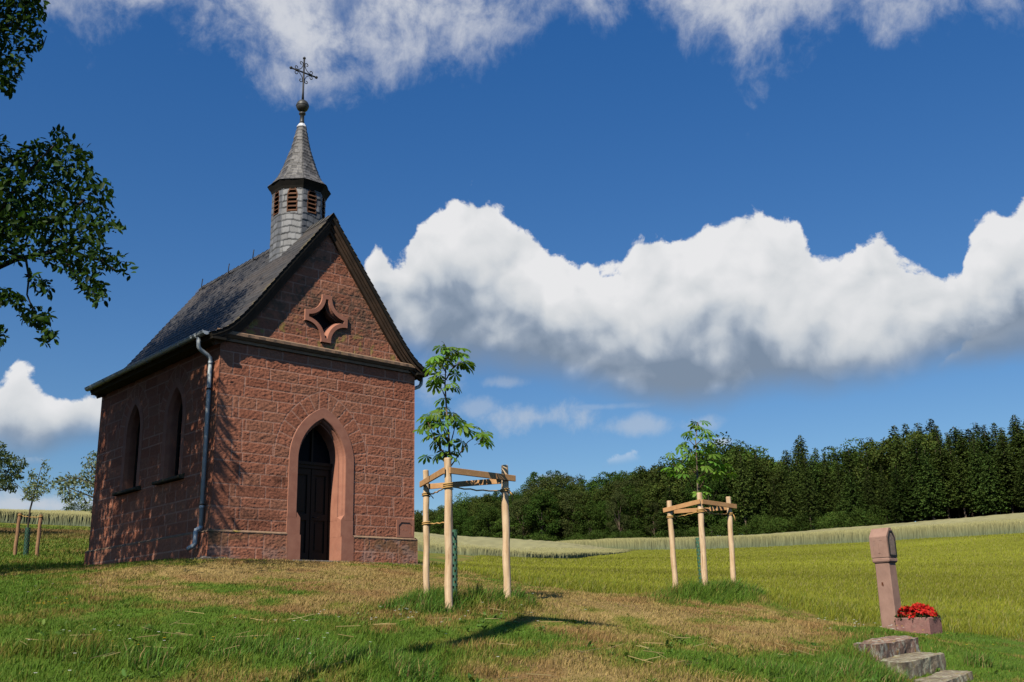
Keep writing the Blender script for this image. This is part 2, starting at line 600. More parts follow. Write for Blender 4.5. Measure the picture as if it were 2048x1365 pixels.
M_OLDPOLE = mottled('weathered_stake_wood', (0.30, 0.17, 0.085), (0.21, 0.115, 0.06), 6.0, 0.85, 0.3, 0.004, 30.0, 0.2, stretch=(4, 4, 0.5))
M_ROPE = mottled('coir_rope', (0.55, 0.33, 0.11), (0.42, 0.24, 0.08), 60.0, 0.9, 0.6, 0.004, 200.0, 0.15)
M_GUARD = mottled('green_plastic_guard', (0.045, 0.12, 0.065), (0.035, 0.095, 0.052), 10.0, 0.5, 0.1, 0.002, 60.0, 0.4)
M_GUARD2 = mottled('dark_green_guard', (0.03, 0.085, 0.05), (0.022, 0.06, 0.038), 10.0, 0.6, 0.1, 0.002, 60.0, 0.3)
M_BARK = mottled('young_bark', (0.20, 0.155, 0.11), (0.12, 0.09, 0.065), 14.0, 0.85, 0.4, 0.003, 90.0, 0.2)
M_TWIG = mottled('brown_twig', (0.10, 0.055, 0.035), (0.06, 0.035, 0.025), 20.0, 0.7, 0.2, 0.002, 90.0, 0.2)
M_BARK2 = mottled('old_bark', (0.075, 0.06, 0.045), (0.04, 0.032, 0.025), 8.0, 0.9, 0.6, 0.02, 25.0, 0.15)
M_BARK3 = mottled('pale_conifer_bark', (0.17, 0.12, 0.085), (0.10, 0.07, 0.05), 3.0, 0.9, 0.3, 0.02, 8.0, 0.15)
M_SHRINE = mottled('smooth_shrine_sandstone', (0.32, 0.195, 0.145), (0.25, 0.150, 0.112), 6.0, 0.88, 0.25, 0.004, 90.0, 0.2, c3=(0.24, 0.16, 0.13), c3amt=0.45)
M_STEP = lichen('lichened_step_stone', (0.30, 0.19, 0.135), (0.15, 0.10, 0.075), (0.38, 0.37, 0.29), (0.30, 0.18, 0.045))
M_STEP2 = lichen('grey_lichened_stone', (0.28, 0.235, 0.165), (0.17, 0.135, 0.09), (0.36, 0.35, 0.24), (0.25, 0.20, 0.07))
M_RUBBLE = mottled('grey_footing_mortar', (0.26, 0.22, 0.19), (0.14, 0.12, 0.11), 12.0, 0.95, 0.8, 0.02, 40.0, 0.15, c3=(0.34, 0.22, 0.03), c3amt=0.5)
M_ASPHALT = mottled('asphalt', (0.055, 0.052, 0.055), (0.035, 0.034, 0.036), 4.0, 0.9, 0.4, 0.006, 180.0, 0.2)
M_LEAF = leaf_mat('chestnut_leaf', trans=0.45, rough=0.5, spec=0.2, rnd=0.0)
M_LEAFW = leaf_mat('walnut_leaf', trans=0.32, rough=0.55, spec=0.12, rnd=0.0)
M_LEAFO = leaf_mat('orchard_leaf', trans=0.25, rough=0.5, spec=0.3, rnd=0.08)
M_FOR = leaf_mat('forest_leaf', trans=0.18, rough=0.7, spec=0.08, rnd=0.36)
M_BLADE = leaf_mat('grass_blade', trans=0.30, rough=0.6, spec=0.15, rnd=0.0, tcol=(1.15, 1.15, 0.6))
M_PETAL = leaf_mat('red_petal', trans=0.2, rough=0.5, spec=0.2, rnd=0.0, tcol=(1.1, 0.5, 0.4))

# ------------------------------------------------------------------ terrain
CTRL_PX = [
    # foreground bank
    (-100, 1365, 7.0), (0, 1365, 7.0), (250, 1365, 7.1), (500, 1365, 7.2), (750, 1365, 7.3), (1000, 1365, 7.6), (1250, 1365, 8.0), (1500, 1365, 8.4), (1700, 1365, 9.0), (1800, 1366, 9.65),
    (0, 1250, 10.5), (300, 1250, 10.6), (600, 1250, 10.7), (850, 1305, 9.0), (1060, 1238, 11.4), (1195, 1241, 11.9), (1200, 1300, 9.6), (1480, 1300, 10.3), (1500, 1250, 12.6), (1640, 1292, 11.2),
    (0, 1150, 19.5), (90, 1145, 20.5), (700, 1180, 14.3), (500, 1160, 15.6),
    (853, 1201, 13.0), (897, 1226, 11.85), (1015, 1201, 12.5), (1110, 1192, 14.4),
    # crest to the right of the chapel
    (835, 1131, 21.4), (950, 1150, 19.5), (1060, 1170, 18.0), (1200, 1190, 17.0), (1352, 1194, 17.4), (1412, 1192, 16.9), (1468, 1188, 17.4), (1550, 1210, 16.2), (1640, 1235, 15.4), (1700, 1254, 14.8), (1770, 1257, 15.0), (1840, 1266, 14.6),
    # beside the steps and the lawn on the right
    (1700, 1306, 10.5), (1752, 1338, 10.1), (1690, 1280, 11.6), (1780, 1274, 11.6), (1860, 1312, 11.2), (1905, 1348, 10.6), (1952, 1352, 10.3), (2048, 1356, 10.3), (2000, 1310, 12.2), (2048, 1290, 13.6), (1920, 1280, 13.6),
    # meadow rising behind
    (1900, 1240, 17.5), (2048, 1245, 17.5), (1800, 1215, 24.0), (2048, 1200, 26.0), (1600, 1180, 28.0), (1400, 1170, 28.0), (1200, 1164, 28.0), (1060, 1152, 29.0), (950, 1143, 31.0), (870, 1122, 44.0),
    (1600, 1130, 48.0), (1600, 1101, 73.0), (2048, 1130, 48.0), (2048, 1070, 84.0), (1850, 1080, 84.0), (1200, 1135, 46.0), (1200, 1118, 66.0), (950, 1125, 50.0), (950, 1113, 66.0), (838, 1104, 72.0), (1290, 1105, 88.0), (1050, 1123, 68.0),
    (1030, 1108, 170.0), (840, 1103, 170.0), (1450, 1085, 160.0), (1700, 1070, 150.0), (2048, 1043, 135.0),
    # left slope behind the chapel
    (0, 1112, 30.0), (120, 1100, 34.0), (0, 1047, 70.0), (170, 1055, 72.0), (0, 1040, 85.0), (170, 1045, 90.0),
]
CB = [(-5.51, 18.336, 1.215), (-2.163, 21.408, 1.225), (-9.458, 22.637, 1.37), (-6.1, 25.7, 1.5), (-3.9, 19.8, 1.22)]
CW = [(0, 0, -1.6), (-4, 0, -1.5), (4, 0, -1.5), (0, 4, -1.15), (-5, 4, -0.85), (5, 5, -1.15), (0, -12, -1.9), (-15, -5, -1.2), (15, -5, -1.9), (9, 6, -1.2), (12, 11, -0.9), (-12, 10, 0.15), (-14, 16, 0.75), (-16, 24, 1.7),
      (-30, -30, -3.5), (30, -30, -3.5), (0, -60, -5), (-60, 0, 1.0), (70, 0, -2.0), (40, 40, 1.2), (60, 90, 8.0), (100, 140, 13.5), (-60, 60, 7.5), (-60, 120, 10.0), (-25, 130, 8.5), (-110, 60, 7.0), (-20, 40, 3.6), (-8, 45, 3.6), (-12, 80, 7.0),
      (0, 320, 20), (150, 300, 24), (-150, 300, 12), (300, 150, 18), (-300, 0, 0), (300, -50, -6), (0, -300, -8), (0, 600, 26), (-500, 500, 12), (500, 500, 26), (600, 0, 0), (-600, 0, 0), (-400, -500, -5), (400, -500, -5)]
_cp = np.array([list(at(*c)) for c in CTRL_PX] + [list(c) for c in CB] + [list(c) for c in CW])


def _tps_fit(P):
    n = len(P)
    d2 = ((P[:, None, :2] - P[None, :, :2]) ** 2).sum(-1)
    K = np.where(d2 > 0, 0.5 * d2 * np.log(np.maximum(d2, 1e-12)), 0.0) + np.eye(n) * 0.02
    A = np.zeros((n + 3, n + 3))
    A[:n, :n] = K
    A[:n, n] = 1
    A[:n, n + 1:] = P[:, :2]
    A[n:, :n] = A[:n, n:].T
    b = np.concatenate([P[:, 2], np.zeros(3)])
    return np.linalg.solve(A, b)


_w = _tps_fit(_cp)


def gz(x, y, rough=True):
    x = np.asarray(x, float)
    y = np.asarray(y, float)
    sh = x.shape
    xf, yf = x.ravel(), y.ravel()
    out = np.empty(len(xf))
    for i in range(0, len(xf), 40000):
        xx, yy = xf[i:i + 40000], yf[i:i + 40000]
        d2 = (xx[:, None] - _cp[None, :, 0]) ** 2 + (yy[:, None] - _cp[None, :, 1]) ** 2
        k = 0.5 * d2 * np.log(np.maximum(d2, 1e-12))
        out[i:i + 40000] = k @ _w[:-3] + _w[-3] + _w[-2] * xx + _w[-1] * yy
    if rough:
        r = np.hypot(xf, yf)
        out += (fbm(xf * 1.1, yf * 1.1, 3, 5) - 0.5) * 0.05 * sst(r, 4, 7) + (fbm(xf * 0.08, yf * 0.08, 2, 9) - 0.5) * 0.5 * sst(r, 40, 90)
    return out.reshape(sh)


def gz1(x, y):
    return float(gz(np.array([x]), np.array([y]))[0])


# boundary between mown knoll and the tall meadow on the right
_bd = np.array([at(*p)[:2] for p in ((835, 1131, 21.4), (950, 1150, 19.3), (1060, 1170, 17.9), (1200, 1190, 16.9), (1352, 1194, 17.3), (1500, 1198, 16.9), (1600, 1225, 15.6), (1700, 1255, 14.8), (1790, 1255, 15.3), (1900, 1265, 14.9), (2048, 1288, 14.2))])


def meadow_mask(x, y):
    yb = np.interp(x, _bd[:, 0], _bd[:, 1], left=21.4)
    w = (fbm(x * 0.7, y * 0.7, 2, 31) - 0.5) * 0.8
    m = sst(y + w - yb, -0.15, 0.5)
    left = sst(x, -2.6, -2.0)
    return m * left


def gauss(px, py, cx, cy, rx, ry):
    return np.exp(-((px - cx) / rx) ** 2 - ((py - cy) / ry) ** 2)


def cover(x, y):
    """dryness 0..1 and blade height (m) of the ground cover at a place"""
    z = gz(x, y, False)
    P = np.stack([x, y, z], -1)
    w = P @ FW
    ok = w > 0.5
    ws = np.where(ok, w, 1.0)
    px = np.where(ok, 1024 + F_PX * (P @ R2) / ws, -9999)
    py = np.where(ok, 682.5 - F_PX * (P @ U2) / ws, 99999)
    n1 = fbm(x * 0.55, y * 0.55, 4, 11)
    n2 = fbm(x * 2.3, y * 2.3, 3, 12)
    n3 = fbm(x * 0.9 + 40, y * 0.9, 3, 13)
    green = (1.0 * gauss(px, py, 600, 1300, 330, 50) + 0.8 * gauss(px, py, 150, 1290, 260, 60) + 0.9 * gauss(px, py, 80, 1190, 230, 38)
             + 0.8 * gauss(px, py, 780, 1340, 160, 50) + 1.0 * gauss(px, py, 930, 1215, 150, 24) + 0.9 * gauss(px, py, 1420, 1192, 110, 14)
             + 1.1 * gauss(px, py, 1560, 1345, 200, 34) + 0.8 * gauss(px, py, 1740, 1300, 90, 40) + 0.5 * gauss(px, py, 1050, 1280, 90, 40) + 1.2 * gauss(px, py, 1960, 1310, 150, 60) + 0.4 * gauss(px, py, 1300, 1320, 120, 20))
    dryp = (0.55 * gauss(px, py, 480, 1148, 260, 20) + 0.75 * gauss(px, py, 760, 1158, 120, 26) + 0.85 * gauss(px, py, 1150, 1203, 150, 16) + 0.75 * gauss(px, py, 1350, 1225, 200, 15)
            + 0.9 * gauss(px, py, 1600, 1255, 130, 18) + 0.7 * gauss(px, py, 1120, 1340, 180, 30) + 0.8 * gauss(px, py, 380, 1195, 120, 14) + 0.5 * gauss(px, py, 500, 1345, 200, 14) + 0.7 * gauss(px, py, 1330, 1330, 60, 12) + 0.7 * gauss(px, py, 1480, 1318, 40, 9) + 0.8 * gauss(px, py, 880, 1290, 70, 14))
    dry = np.clip(0.50 + 0.75 * dryp - 0.72 * green + (n1 - 0.5) * 1.5 + (n2 - 0.5) * 1.7, 0, 1)
    far_left = sst(y - 0.3 * x, 22, 30) * (x < -2)
    dry = dry * (1 - 0.55 * far_left)
    h = 0.024 + 0.034 * n3 + 0.03 * sst(n2, 0.5, 0.7)
    tus = sst(n2, 0.42, 0.62) * sst(n1, 0.40, 0.55)
    h += 0.12 * gauss(px, py, 560, 1325, 420, 52) * (0.10 + tus) + 0.15 * gauss(px, py, 790, 1345, 130, 42) * (0.15 + tus) + 0.09 * gauss(px, py, 150, 1300, 260, 60) * tus
    h += 0.20 * gauss(px, py, 930, 1215, 125, 13) * (0.35 + n2) + 0.30 * gauss(px, py, 1415, 1196, 95, 11) * (0.35 + n2)
    h += 0.06 * gauss(px, py, 1560, 1350, 200, 30) + 0.08 * gauss(px, py, 1740, 1310, 60, 40)
    mm = meadow_mask(x, y)
    lawn_r = gauss(px, py, 1960, 1310, 170, 45)
    h = h * (1 - 0.4 * lawn_r)
    return dry, h, mm, px, py


C_GREEN = np.array([0.092, 0.168, 0.017])
C_OLIVE = np.array([0.205, 0.188, 0.034])
C_STRAW = np.array([0.370, 0.258, 0.095])
C_BROWN = np.array([0.165, 0.095, 0.040])
C_MEAD = np.array([0.225, 0.234, 0.022])


def lawn_col(dry, r, x=None, y=None):
    d = dry[:, None]
    c = C_GREEN * (1 - sst(d, 0.05, 0.55)) + C_OLIVE * (sst(d, 0.05, 0.55) * (1 - sst(d, 0.5, 0.9))) + C_STRAW * sst(d, 0.5, 0.9)
    if x is not None:
        b_ = (sst(fbm(x * 1.4 + 7, y * 1.4, 4, 91), 0.54, 0.68) * sst(dry, 0.15, 0.5))[:, None]
        c = c * (1 - 0.6 * b_) + np.array([0.30, 0.165, 0.065]) * 0.6 * b_
        # reddish strip of stubble on the left slope
        ls = (np.exp(-((y - 52.0 - 0.10 * x) / 9.0) ** 2) * (x < -14) * sst(fbm(x * 0.10, y * 0.22, 3, 92), 0.36, 0.52))[:, None]
        c = c * (1 - 0.75 * ls) + np.array([0.235, 0.125, 0.060]) * 0.75 * ls
    return c * (0.65 + 0.7 * r[:, None])


# ground sheet: polar grid around the camera
ang = np.concatenate([np.arange(-40, 40, 0.2), np.arange(40, 320, 2.5)])
rr = np.concatenate([[0.0], np.geomspace(1.2, 1500, 470)])
AA, RRr = np.meshgrid(np.radians(ang), rr)
gx, gy = np.sin(AA) * RRr, np.cos(AA) * RRr
gzv = gz(gx, gy)
dry, hgt, mm, _, _ = cover(gx.ravel(), gy.ravel())
rnd = fbm(gx.ravel() * 3.1, gy.ravel() * 3.1, 3, 77)
gc = lawn_col(np.clip(dry + 0.12, 0, 1), rnd, gx.ravel(), gy.ravel()) * 0.80
bare = sst(fbm(gx.ravel() * 1.7, gy.ravel() * 1.7, 4, 51) + 0.25 * dry, 0.66, 0.80)[:, None]
gc = gc * (1 - 0.5 * bare) + C_BROWN * 0.5 * bare
mcol = C_MEAD * (0.44 + 0.56 * fbm(gx.ravel() * 0.07, gy.ravel() * 0.22, 4, 78)[:, None])
gc = gc * (1 - mm[:, None]) + mcol * mm[:, None]
na, nr = len(ang), len(rr)
idx = np.arange(na * nr).reshape(nr, na)
j2 = np.roll(idx, -1, axis=1)
gf = np.stack([idx[:-1], idx[1:], j2[1:], j2[:-1]], -1).reshape(-1, 4)
gme = np_mesh('ground', np.stack([gx, gy, gzv], -1).reshape(-1, 3), [gf], {'col': gc}, smooth=True)
m, n = new_mat('turf')
a = n.node('ShaderNodeAttribute', attribute_name='col')
k1 = n.mr(n.noise(gpos(n), 35.0, 6, 0.7), 0.2, 0.8, 0.62, 1.38)
sc_ = n.node('ShaderNodeVectorMath', operation='SCALE')
n.l.new(a.outputs['Color'], sc_.inputs[0])
n.l.new(k1, sc_.inputs['Scale'])
finish(n, sc_.outputs[0], 0.95, n.noise(gpos(n), 45.0, 6, 0.75), 0.6, 0.03, 0.0, 0.1)
link('ground', gme, m, kind='structure')

# ------------------------------------------------------------------ chapel
CH_RZ = R(42.5452)
chapel = thing('chapel', 'small red sandstone chapel with slate roof and bell turret on the grassy knoll', 'chapel', (-5.51, 18.336, 1.227), CH_RZ)
CX = 2.272
WD, LN = 4.544, 5.84


def cpart(o):
    o.location = (0, 0, 0.52)
    return o


PROF = np.array([(0, 6.645), (0.4, 6.11), (0.8, 5.58), (1.2, 5.045), (1.6, 4.50), (1.95, 4.05), (2.2, 3.79), (2.4, 3.67), (2.57, 3.60)])


def roof_z(s):
    return np.interp(s, PROF[:, 0], PROF[:, 1])


class Arch:
    """pointed arch: half width a, rise r above spring zs; offsets stay concentric"""
    def __init__(s, cx, a, r, zs, zb):
        s.cx, s.a, s.zs, s.zb = cx, a, zs, zb
        s.R = (a * a + r * r) / (2 * a)
        s.off = s.R - a

    def inside(s, x, z, t):
        u = np.abs(x - s.cx)
        return np.where(z <= s.zs, u < s.a + t, np.hypot(u + s.off, z - s.zs) < s.R + t)

    def line(s, t, n=14, zb=None):
        zb = s.zb if zb is None else zb
        Rt = s.R + t
        te = math.acos(min(1, s.off / Rt))
        right = [(s.cx - s.off + Rt * math.cos(te * k / n), s.zs + Rt * math.sin(te * k / n)) for k in range(n + 1)]
        left = [(2 * s.cx - x, z) for x, z in right]
        return [(s.cx - s.a - t, zb)] + left + right[::-1][1:] + [(s.cx + s.a + t, zb)]


DOOR = Arch(2.28, 0.54, 0.86, 1.43, -0.52)
WIN = [Arch(1.825, 0.355, 0.62, 2.35, 1.17), Arch(3.865, 0.355, 0.62, 2.35, 1.17)]
STAR_C, STAR_Z, STAR_K = 0.47, 4.375, 0.385
STAR_R = math.hypot(STAR_C, STAR_C - STAR_K)


def in_star(x, z, t):
    u, v = np.abs(x - CX), np.abs(z - STAR_Z)
    return (u < STAR_K + t) & (v < STAR_K + t) & (np.hypot(u - STAR_C, v - STAR_C) > STAR_R - t)


def courses(z0, z1, h, rs):
    n = max(1, round((z1 - z0) / h))
    z = np.linspace(z0, z1, n + 1)
    z[1:-1] += rs.uniform(-0.022, 0.022, n - 1)
    return z


def masonry(A, B, x0, x1, zc, arches, seed, lmin, lmax, ring, quoin=True, rock=1.0):
    """distance to the joint, block number and tone for every grid point of a coursed wall"""
    rs = np.random.RandomState(seed)
    k = np.clip(np.searchsorted(zc, B, side='right') - 1, 0, len(zc) - 2)
    zl, zu = zc[k], zc[k + 1]
    jl, ju, bid = np.zeros_like(A), np.zeros_like(A), np.zeros(A.shape, int)
    for c in range(len(zc) - 1):
        js = [x0]
        while js[-1] < x1:
            js.append(js[-1] + rs.uniform(lmin, lmax))
        js[-1] = x1
        if js[-1] - js[-2] < 0.15 and len(js) > 2:
            js.pop(-2)
        js = np.array(js)
        s = k == c
        i = np.clip(np.searchsorted(js, A[s], side='right') - 1, 0, len(js) - 2)
        jl[s], ju[s], bid[s] = js[i], js[i + 1], i
    de = np.minimum.reduce([B - zl, zu - B, A - jl, ju - A])
    blk = bid * 131 + k * 7919
    if quoin:
        kk = k // 2
        qz0 = zc[np.clip(kk * 2, 0, len(zc) - 1)]
        qz1 = zc[np.clip(kk * 2 + 2, 0, len(zc) - 1)]
        for side_ in (0, 1):
            da = A - x0 if side_ == 0 else x1 - A
            qw = np.where((kk + side_) % 2 == 0, 0.52, 0.30) + 0.10 * (_hash(kk, kk * 0 + side_, seed) - 0.5)
            split = (_hash(kk, kk * 0 + 5 + side_, seed) > 0.62) & (qw < 0.4)
            q0, q1 = np.where(split, zl, qz0), np.where(split, zu, qz1)
            inq = da < qw
            dq = np.minimum.reduce([B - q0, q1 - B, da + 0.02, qw - da])
            de = np.where(inq, dq, np.minimum(de, np.where(da > qw, da - qw, 9)))
            blk = np.where(inq, 900001 + kk * 17 + side_ * 5 + np.where(split, k * 3, 0), blk)
    for ar in arches:
        u = np.abs(A - ar.cx)
        ang_ = np.arctan2(np.maximum(B - ar.zs, -0.2), u + ar.off)
        rho = np.where(B > ar.zs, np.hypot(u + ar.off, B - ar.zs), u + ar.off)
        t = rho - ar.R
        t0, t1 = ring
        Rm = ar.R + t0
        step = 0.20
        ii = np.floor(ang_ * Rm / step)
        fr = ang_ * Rm - ii * step
        inr = (t > t0) & (t < t1) & (B > ar.zs - 0.02)
        dr = np.minimum.reduce([t - t0, t1 - t, fr, step - fr])
        key = (u < 0.11) & inr
        dr = np.where(key, np.minimum.reduce([t - t0, t1 - t, 0.11 - u]), np.where(u > 0.11, np.minimum(dr, u - 0.11), dr))
        de = np.where(inr, dr, np.where((t >= t1) & (B > ar.zs - 0.02), np.minimum(de, t - t1), de))
        sg = np.where(A > ar.cx, 1, 0)
        blk = np.where(inr, np.where(key, 777, 500000 + ii.astype(int) * 2 + sg), blk)
    tone = _hash(blk, blk * 0 + 3, seed)
    tone2 = _hash(blk, blk * 0 + 8, seed)
    e = sst(de, 0.004, 0.013)
    # rock face: chisel pits elongated along the course
    pit = fbm(A * 20 + tone * 50 + B * 9, B * 36, 3, seed + 1, 0.6)
    pit2 = vn(A * 34 + tone2 * 30 + B * 22, B * 66, seed + 2)
    d = e * (0.0035 + rock * (0.011 * (pit - 0.35) + 0.011 * (pit2 - 0.5)) * sst(de, 0.004, 0.02))
    ca, cb, cc = np.array([0.375, 0.146, 0.084]), np.array([0.290, 0.106, 0.060]), np.array([0.34, 0.152, 0.090])
    col = ca + (cb - ca) * tone[..., None]
    col = np.where((tone2 > 0.72)[..., None], 0.4 * col + 0.6 * cc * (0.8 + 0.35 * tone[..., None]), col)
    col = col * (0.86 + 0.28 * pit[..., None])
    mort = np.array([0.50, 0.285, 0.205])
    m_ = (1 - sst(de, 0.0045, 0.0105))[..., None]
    col = col * (1 - 0.9 * m_) + mort * 0.9 * m_
    return d, col, de


def grid_faces(keep, nb, na, flip=False):
    idx_ = np.arange(nb * na).reshape(nb, na)
    q = np.stack([idx_[:-1, :-1], idx_[:-1, 1:], idx_[1:, 1:], idx_[1:, :-1]], -1)[keep]
    return q[:, ::-1] if flip else q


def compact(V, q, attrs):
    used = np.unique(q)
    mp = np.full(len(V), -1)
    mp[used] = np.arange(len(used))
    return V[used], mp[q], {k: a[used] for k, a in attrs.items()}


def build_wall(name, a0, a1, b0, b1, step, mapping, keepf, zc, arches, seed, flip, lmin=0.34, lmax=0.66, ring=(0.205, 0.53), quoin=True, rock=1.0, stain=None, mat=None):
    na, nb = int(round((a1 - a0) / step)) + 1, int(round((b1 - b0) / step)) + 1
    A, B = np.meshgrid(np.linspace(a0, a1, na), np.linspace(b0, b1, nb))
    d, col, de = masonry(A, B, a0, a1, zc, arches, seed, lmin, lmax, ring, quoin, rock)
    endd = np.minimum(A - a0, a1 - A)
    d = np.where(endd < 0.03, 0.012 + (d - 0.012) * sst(endd, 0, 0.03), d)
    if stain is not None:
        col = stain(A, B, col, de)
    Ac, Bc = (A[:-1, :-1] + A[1:, 1:]) / 2, (B[:-1, :-1] + B[1:, 1:]) / 2
    keep = keepf(Ac, Bc)
    q = grid_faces(keep, nb, na, flip)
    V = np.stack(mapping(A, B, d), -1).reshape(-1, 3)
    V, q, at_ = compact(V, q, {'col': col.reshape(-1, 3)})
    return cpart(link(name, np_mesh(name, V, [q], at_), mat or M_WALL, chapel))


def stain_front(A, B, col, de):
    g = sst(fbm(A * 1.6, B * 1.9, 4, 61), 0.40, 0.62) * (0.14 + 0.86 * sst(B, 3.5, 4.6))      # dark weathering of the gable
    drk = np.array([0.115, 0.075, 0.050])
    sp = sst(fbm(A * 14, B * 14, 3, 62), 0.42, 0.62)
    k = (g * (0.35 + 0.65 * sp) * 0.85)[..., None]
    col = col * (1 - k) + drk * k
    band = (np.exp(-((B - 0.95) / 0.22) ** 2) + 0.8 * np.exp(-((B - 0.2) / 0.25) ** 2)) * sst(fbm(A * 2.2 + 4, B * 3.0, 4, 63), 0.45, 0.62) * (A < 1.5)
    col = col * (1 - 0.45 * band[..., None])
    li = sst(fbm(A * 7, B * 7, 4, 64), 0.60, 0.70) * sst(B, 3.7, 3.75) * (1 - sst(B, 3.9, 4.5))
    col = col * (1 - 0.6 * li[..., None]) + np.array([0.30, 0.24, 0.06]) * 0.6 * li[..., None]
    return col


def stain_plinth(A, B, col, de):
    g = sst(fbm(A * 2.0, B * 3.0, 4, 71), 0.42, 0.62) * sst(B, -0.5, -0.1)
    col = col * (1 - 0.62 * g[..., None]) + np.array([0.13, 0.10, 0.045]) * 0.55 * g[..., None]
    w_ = sst(fbm(A * 3, B * 5, 4, 72), 0.58, 0.68) * 0.25
    return col * (1 - w_[..., None]) + np.array([0.36, 0.29, 0.25]) * w_[..., None]


rs0 = np.random.RandomState(3)
zc_f = np.concatenate([courses(0.0, 3.55, 0.209, rs0), courses(3.72, 6.7, 0.213, rs0)])
build_wall('wall', -0.012, WD + 0.012, 0.0, 6.6, 0.015, lambda A, B, d: (A, -d, B),
           lambda a, b: (b < roof_z(np.abs(a - CX)) - 0.07) & ~DOOR.inside(a, b, 0.10) & ~in_star(a, b - 0.0, 0.05),
           zc_f, [DOOR], 11, False, stain=stain_front)
zc_s = courses(0.0, 3.62, 0.209, rs0)
build_wall('wall', -0.012, LN + 0.012, 0.0, 3.62, 0.02, lambda A, B, d: (-d, A, B),
           lambda a, b: ~WIN[0].inside(a, np.maximum(b, 1.13), 0.06) & ~WIN[1].inside(a, np.maximum(b, 1.13), 0.06) | (b < 1.13),
           zc_s, WIN, 12, True, ring=(0.15, 0.42))
build_wall('wall', -0.012, LN + 0.012, 0.0, 3.62, 0.06, lambda A, B, d: (WD + d, A, B), lambda a, b: b < 99, zc_s, [], 13, False)
build_wall('wall', -0.012, WD + 0.012, 0.0, 6.6, 0.06, lambda A, B, d: (A, LN + d, B), lambda a, b: b < roof_z(np.abs(a - CX)) - 0.07, zc_f, [], 14, True)
# plinth, two courses of larger stones standing a hand proud
PJ = 0.052
zc_p = np.array([-1.3, -0.80, -0.545, -0.30, -0.035])
PLO = 0.012 + PJ
for pa, pb in ((-PLO, DOOR.cx - 0.742), (DOOR.cx + 0.742, WD + PLO)):
    build_wall('plinth', pa, pb, -1.3, -0.035, 0.015, lambda A, B, d: (A, -PJ - d, B), lambda a, b: b < 99, zc_p, [], 21, False, 0.36, 0.62, quoin=True, stain=stain_plinth)
build_wall('plinth', -PLO, LN + PLO, -1.3, -0.035, 0.02, lambda A, B, d: (-PJ - d, A, B), lambda a, b: b < 99, zc_p, [], 22, True, 0.40, 0.75, quoin=True)
build_wall('plinth', -PLO, LN + PLO, -1.3, -0.035, 0.06, lambda A, B, d: (WD + PJ + d, A, B), lambda a, b: b < 99, zc_p, [], 23, False)
build_wall('plinth', -PLO, WD + PLO, -1.3, -0.035, 0.06, lambda A, B, d: (A, LN + PJ + d, B), lambda a, b: b < 99, zc_p, [], 24, True)
b = MB()
E0 = PJ + 0.013


def ledge(b, p, q, nrm):
    """weathered sloping ledge on the plinth from p to q"""
    n_ = 40
    rings = []
    for i in range(n_ + 1):
        t = i / n_
        x, y = p[0] + (q[0] - p[0]) * t, p[1] + (q[1] - p[1]) * t
        w = 0.0015 * math.sin(i * 2.3) + 0.002 * math.sin(i * 0.7)
        rings.append([(x, y, 0.012), (x + nrm[0] * (E0 + w), y + nrm[1] * (E0 + w), -0.022 + w * 0.5), (x + nrm[0] * (E0 + w), y + nrm[1] * (E0 + w), -0.037), (x, y, -0.05)])
    b.loft(rings)


ledge(b, (-E0, 0), (DOOR.cx - 0.745, 0), (0, -1))
ledge(b, (DOOR.cx + 0.745, 0), (WD + E0, 0), (0, -1))
ledge(b, (0, -E0), (0, LN + E0), (-1, 0))
ledge(b, (WD, -E0), (WD, LN + E0), (1, 0))
cpart(b.build('plinth_ledge', M_CORN, chapel))
# cornice under the gable
b = MB()
cp_ = [(0.03, 3.52), (-0.045, 3.535), (-0.055, 3.585), (-0.085, 3.60), (-0.125, 3.635), (-0.140, 3.645), (-0.145, 3.70), (-0.130, 3.715), (0.03, 3.775)]
rings = []
for i in range(61):
    x = -0.075 + (WD + 0.15) * i / 60
    w = 0.004 * math.sin(i * 1.7) + 0.003 * math.sin(i * 4.3)
    rings.append([(x, y + (w if y < -0.1 else 0), z + w * 0.5) for y, z in cp_])
b.loft(rings, closed=True)
b.add(rings[0], [tuple(range(len(cp_)))])
b.add(rings[-1], [tuple(range(len(cp_)))[::-1]])
cpart(b.build('cornice', M_CORN, chapel))


def arch_loft(b, ar, prof, mapping, zb=None, n=14):
    """prof: (offset t from ar, depth d outwards) -> swept moulding around the arch"""
    rings = []
    for t, d in prof:
        rings.append([mapping(x, z, d) for x, z in ar.line(t, n, zb)])
    b.loft(rings)


mf = lambda a, z, d: (a, -d, z)
ms = lambda a, z, d: (-d, a, z)
# portal: flat band, cove and deep reveal; square stopped jambs below
b = MB()
# reveal line sits at half width 0.46
arch_loft(b, DOOR, [(0.205, -0.03), (0.205, 0.020), (0.200, 0.024), (0.012, 0.024), (0.0, 0.018), (-0.012, -0.008), (-0.012, -0.03), (-0.035, -0.045), (-0.055, -0.085), (-0.060, -0.12), (-0.080, -0.125), (-0.080, -0.46)], mf, zb=0.30)
for s_ in (-1, 1):
    x0, x1 = DOOR.cx + s_ * 0.46, DOOR.cx + s_ * 0.747
    lo, hi = min(x0, x1), max(x0, x1)
    b.box(lo, hi, -0.025, 0.46, -0.028, 0.297)
    x1 = DOOR.cx + s_ * 0.755
    lo, hi = min(x0, x1), max(x0, x1)
    b.box(lo, hi, -0.062, 0.46, -1.2, -0.030)
    # little sloped stop that leads the cove back to the square jamb
    xa, xb = DOOR.cx + s_ * 0.46, DOOR.cx + s_ * 0.535
    b.add([(xa, -0.024, 0.297), (xb, -0.024, 0.297), (xb, -0.022, 0.40), (xa, 0.12, 0.36), (xa, 0.12, 0.297), (xb, 0.12, 0.297)], [(0, 1, 2), (0, 2, 3), (0, 3, 4), (1, 5, 2), (2, 5, 3)])
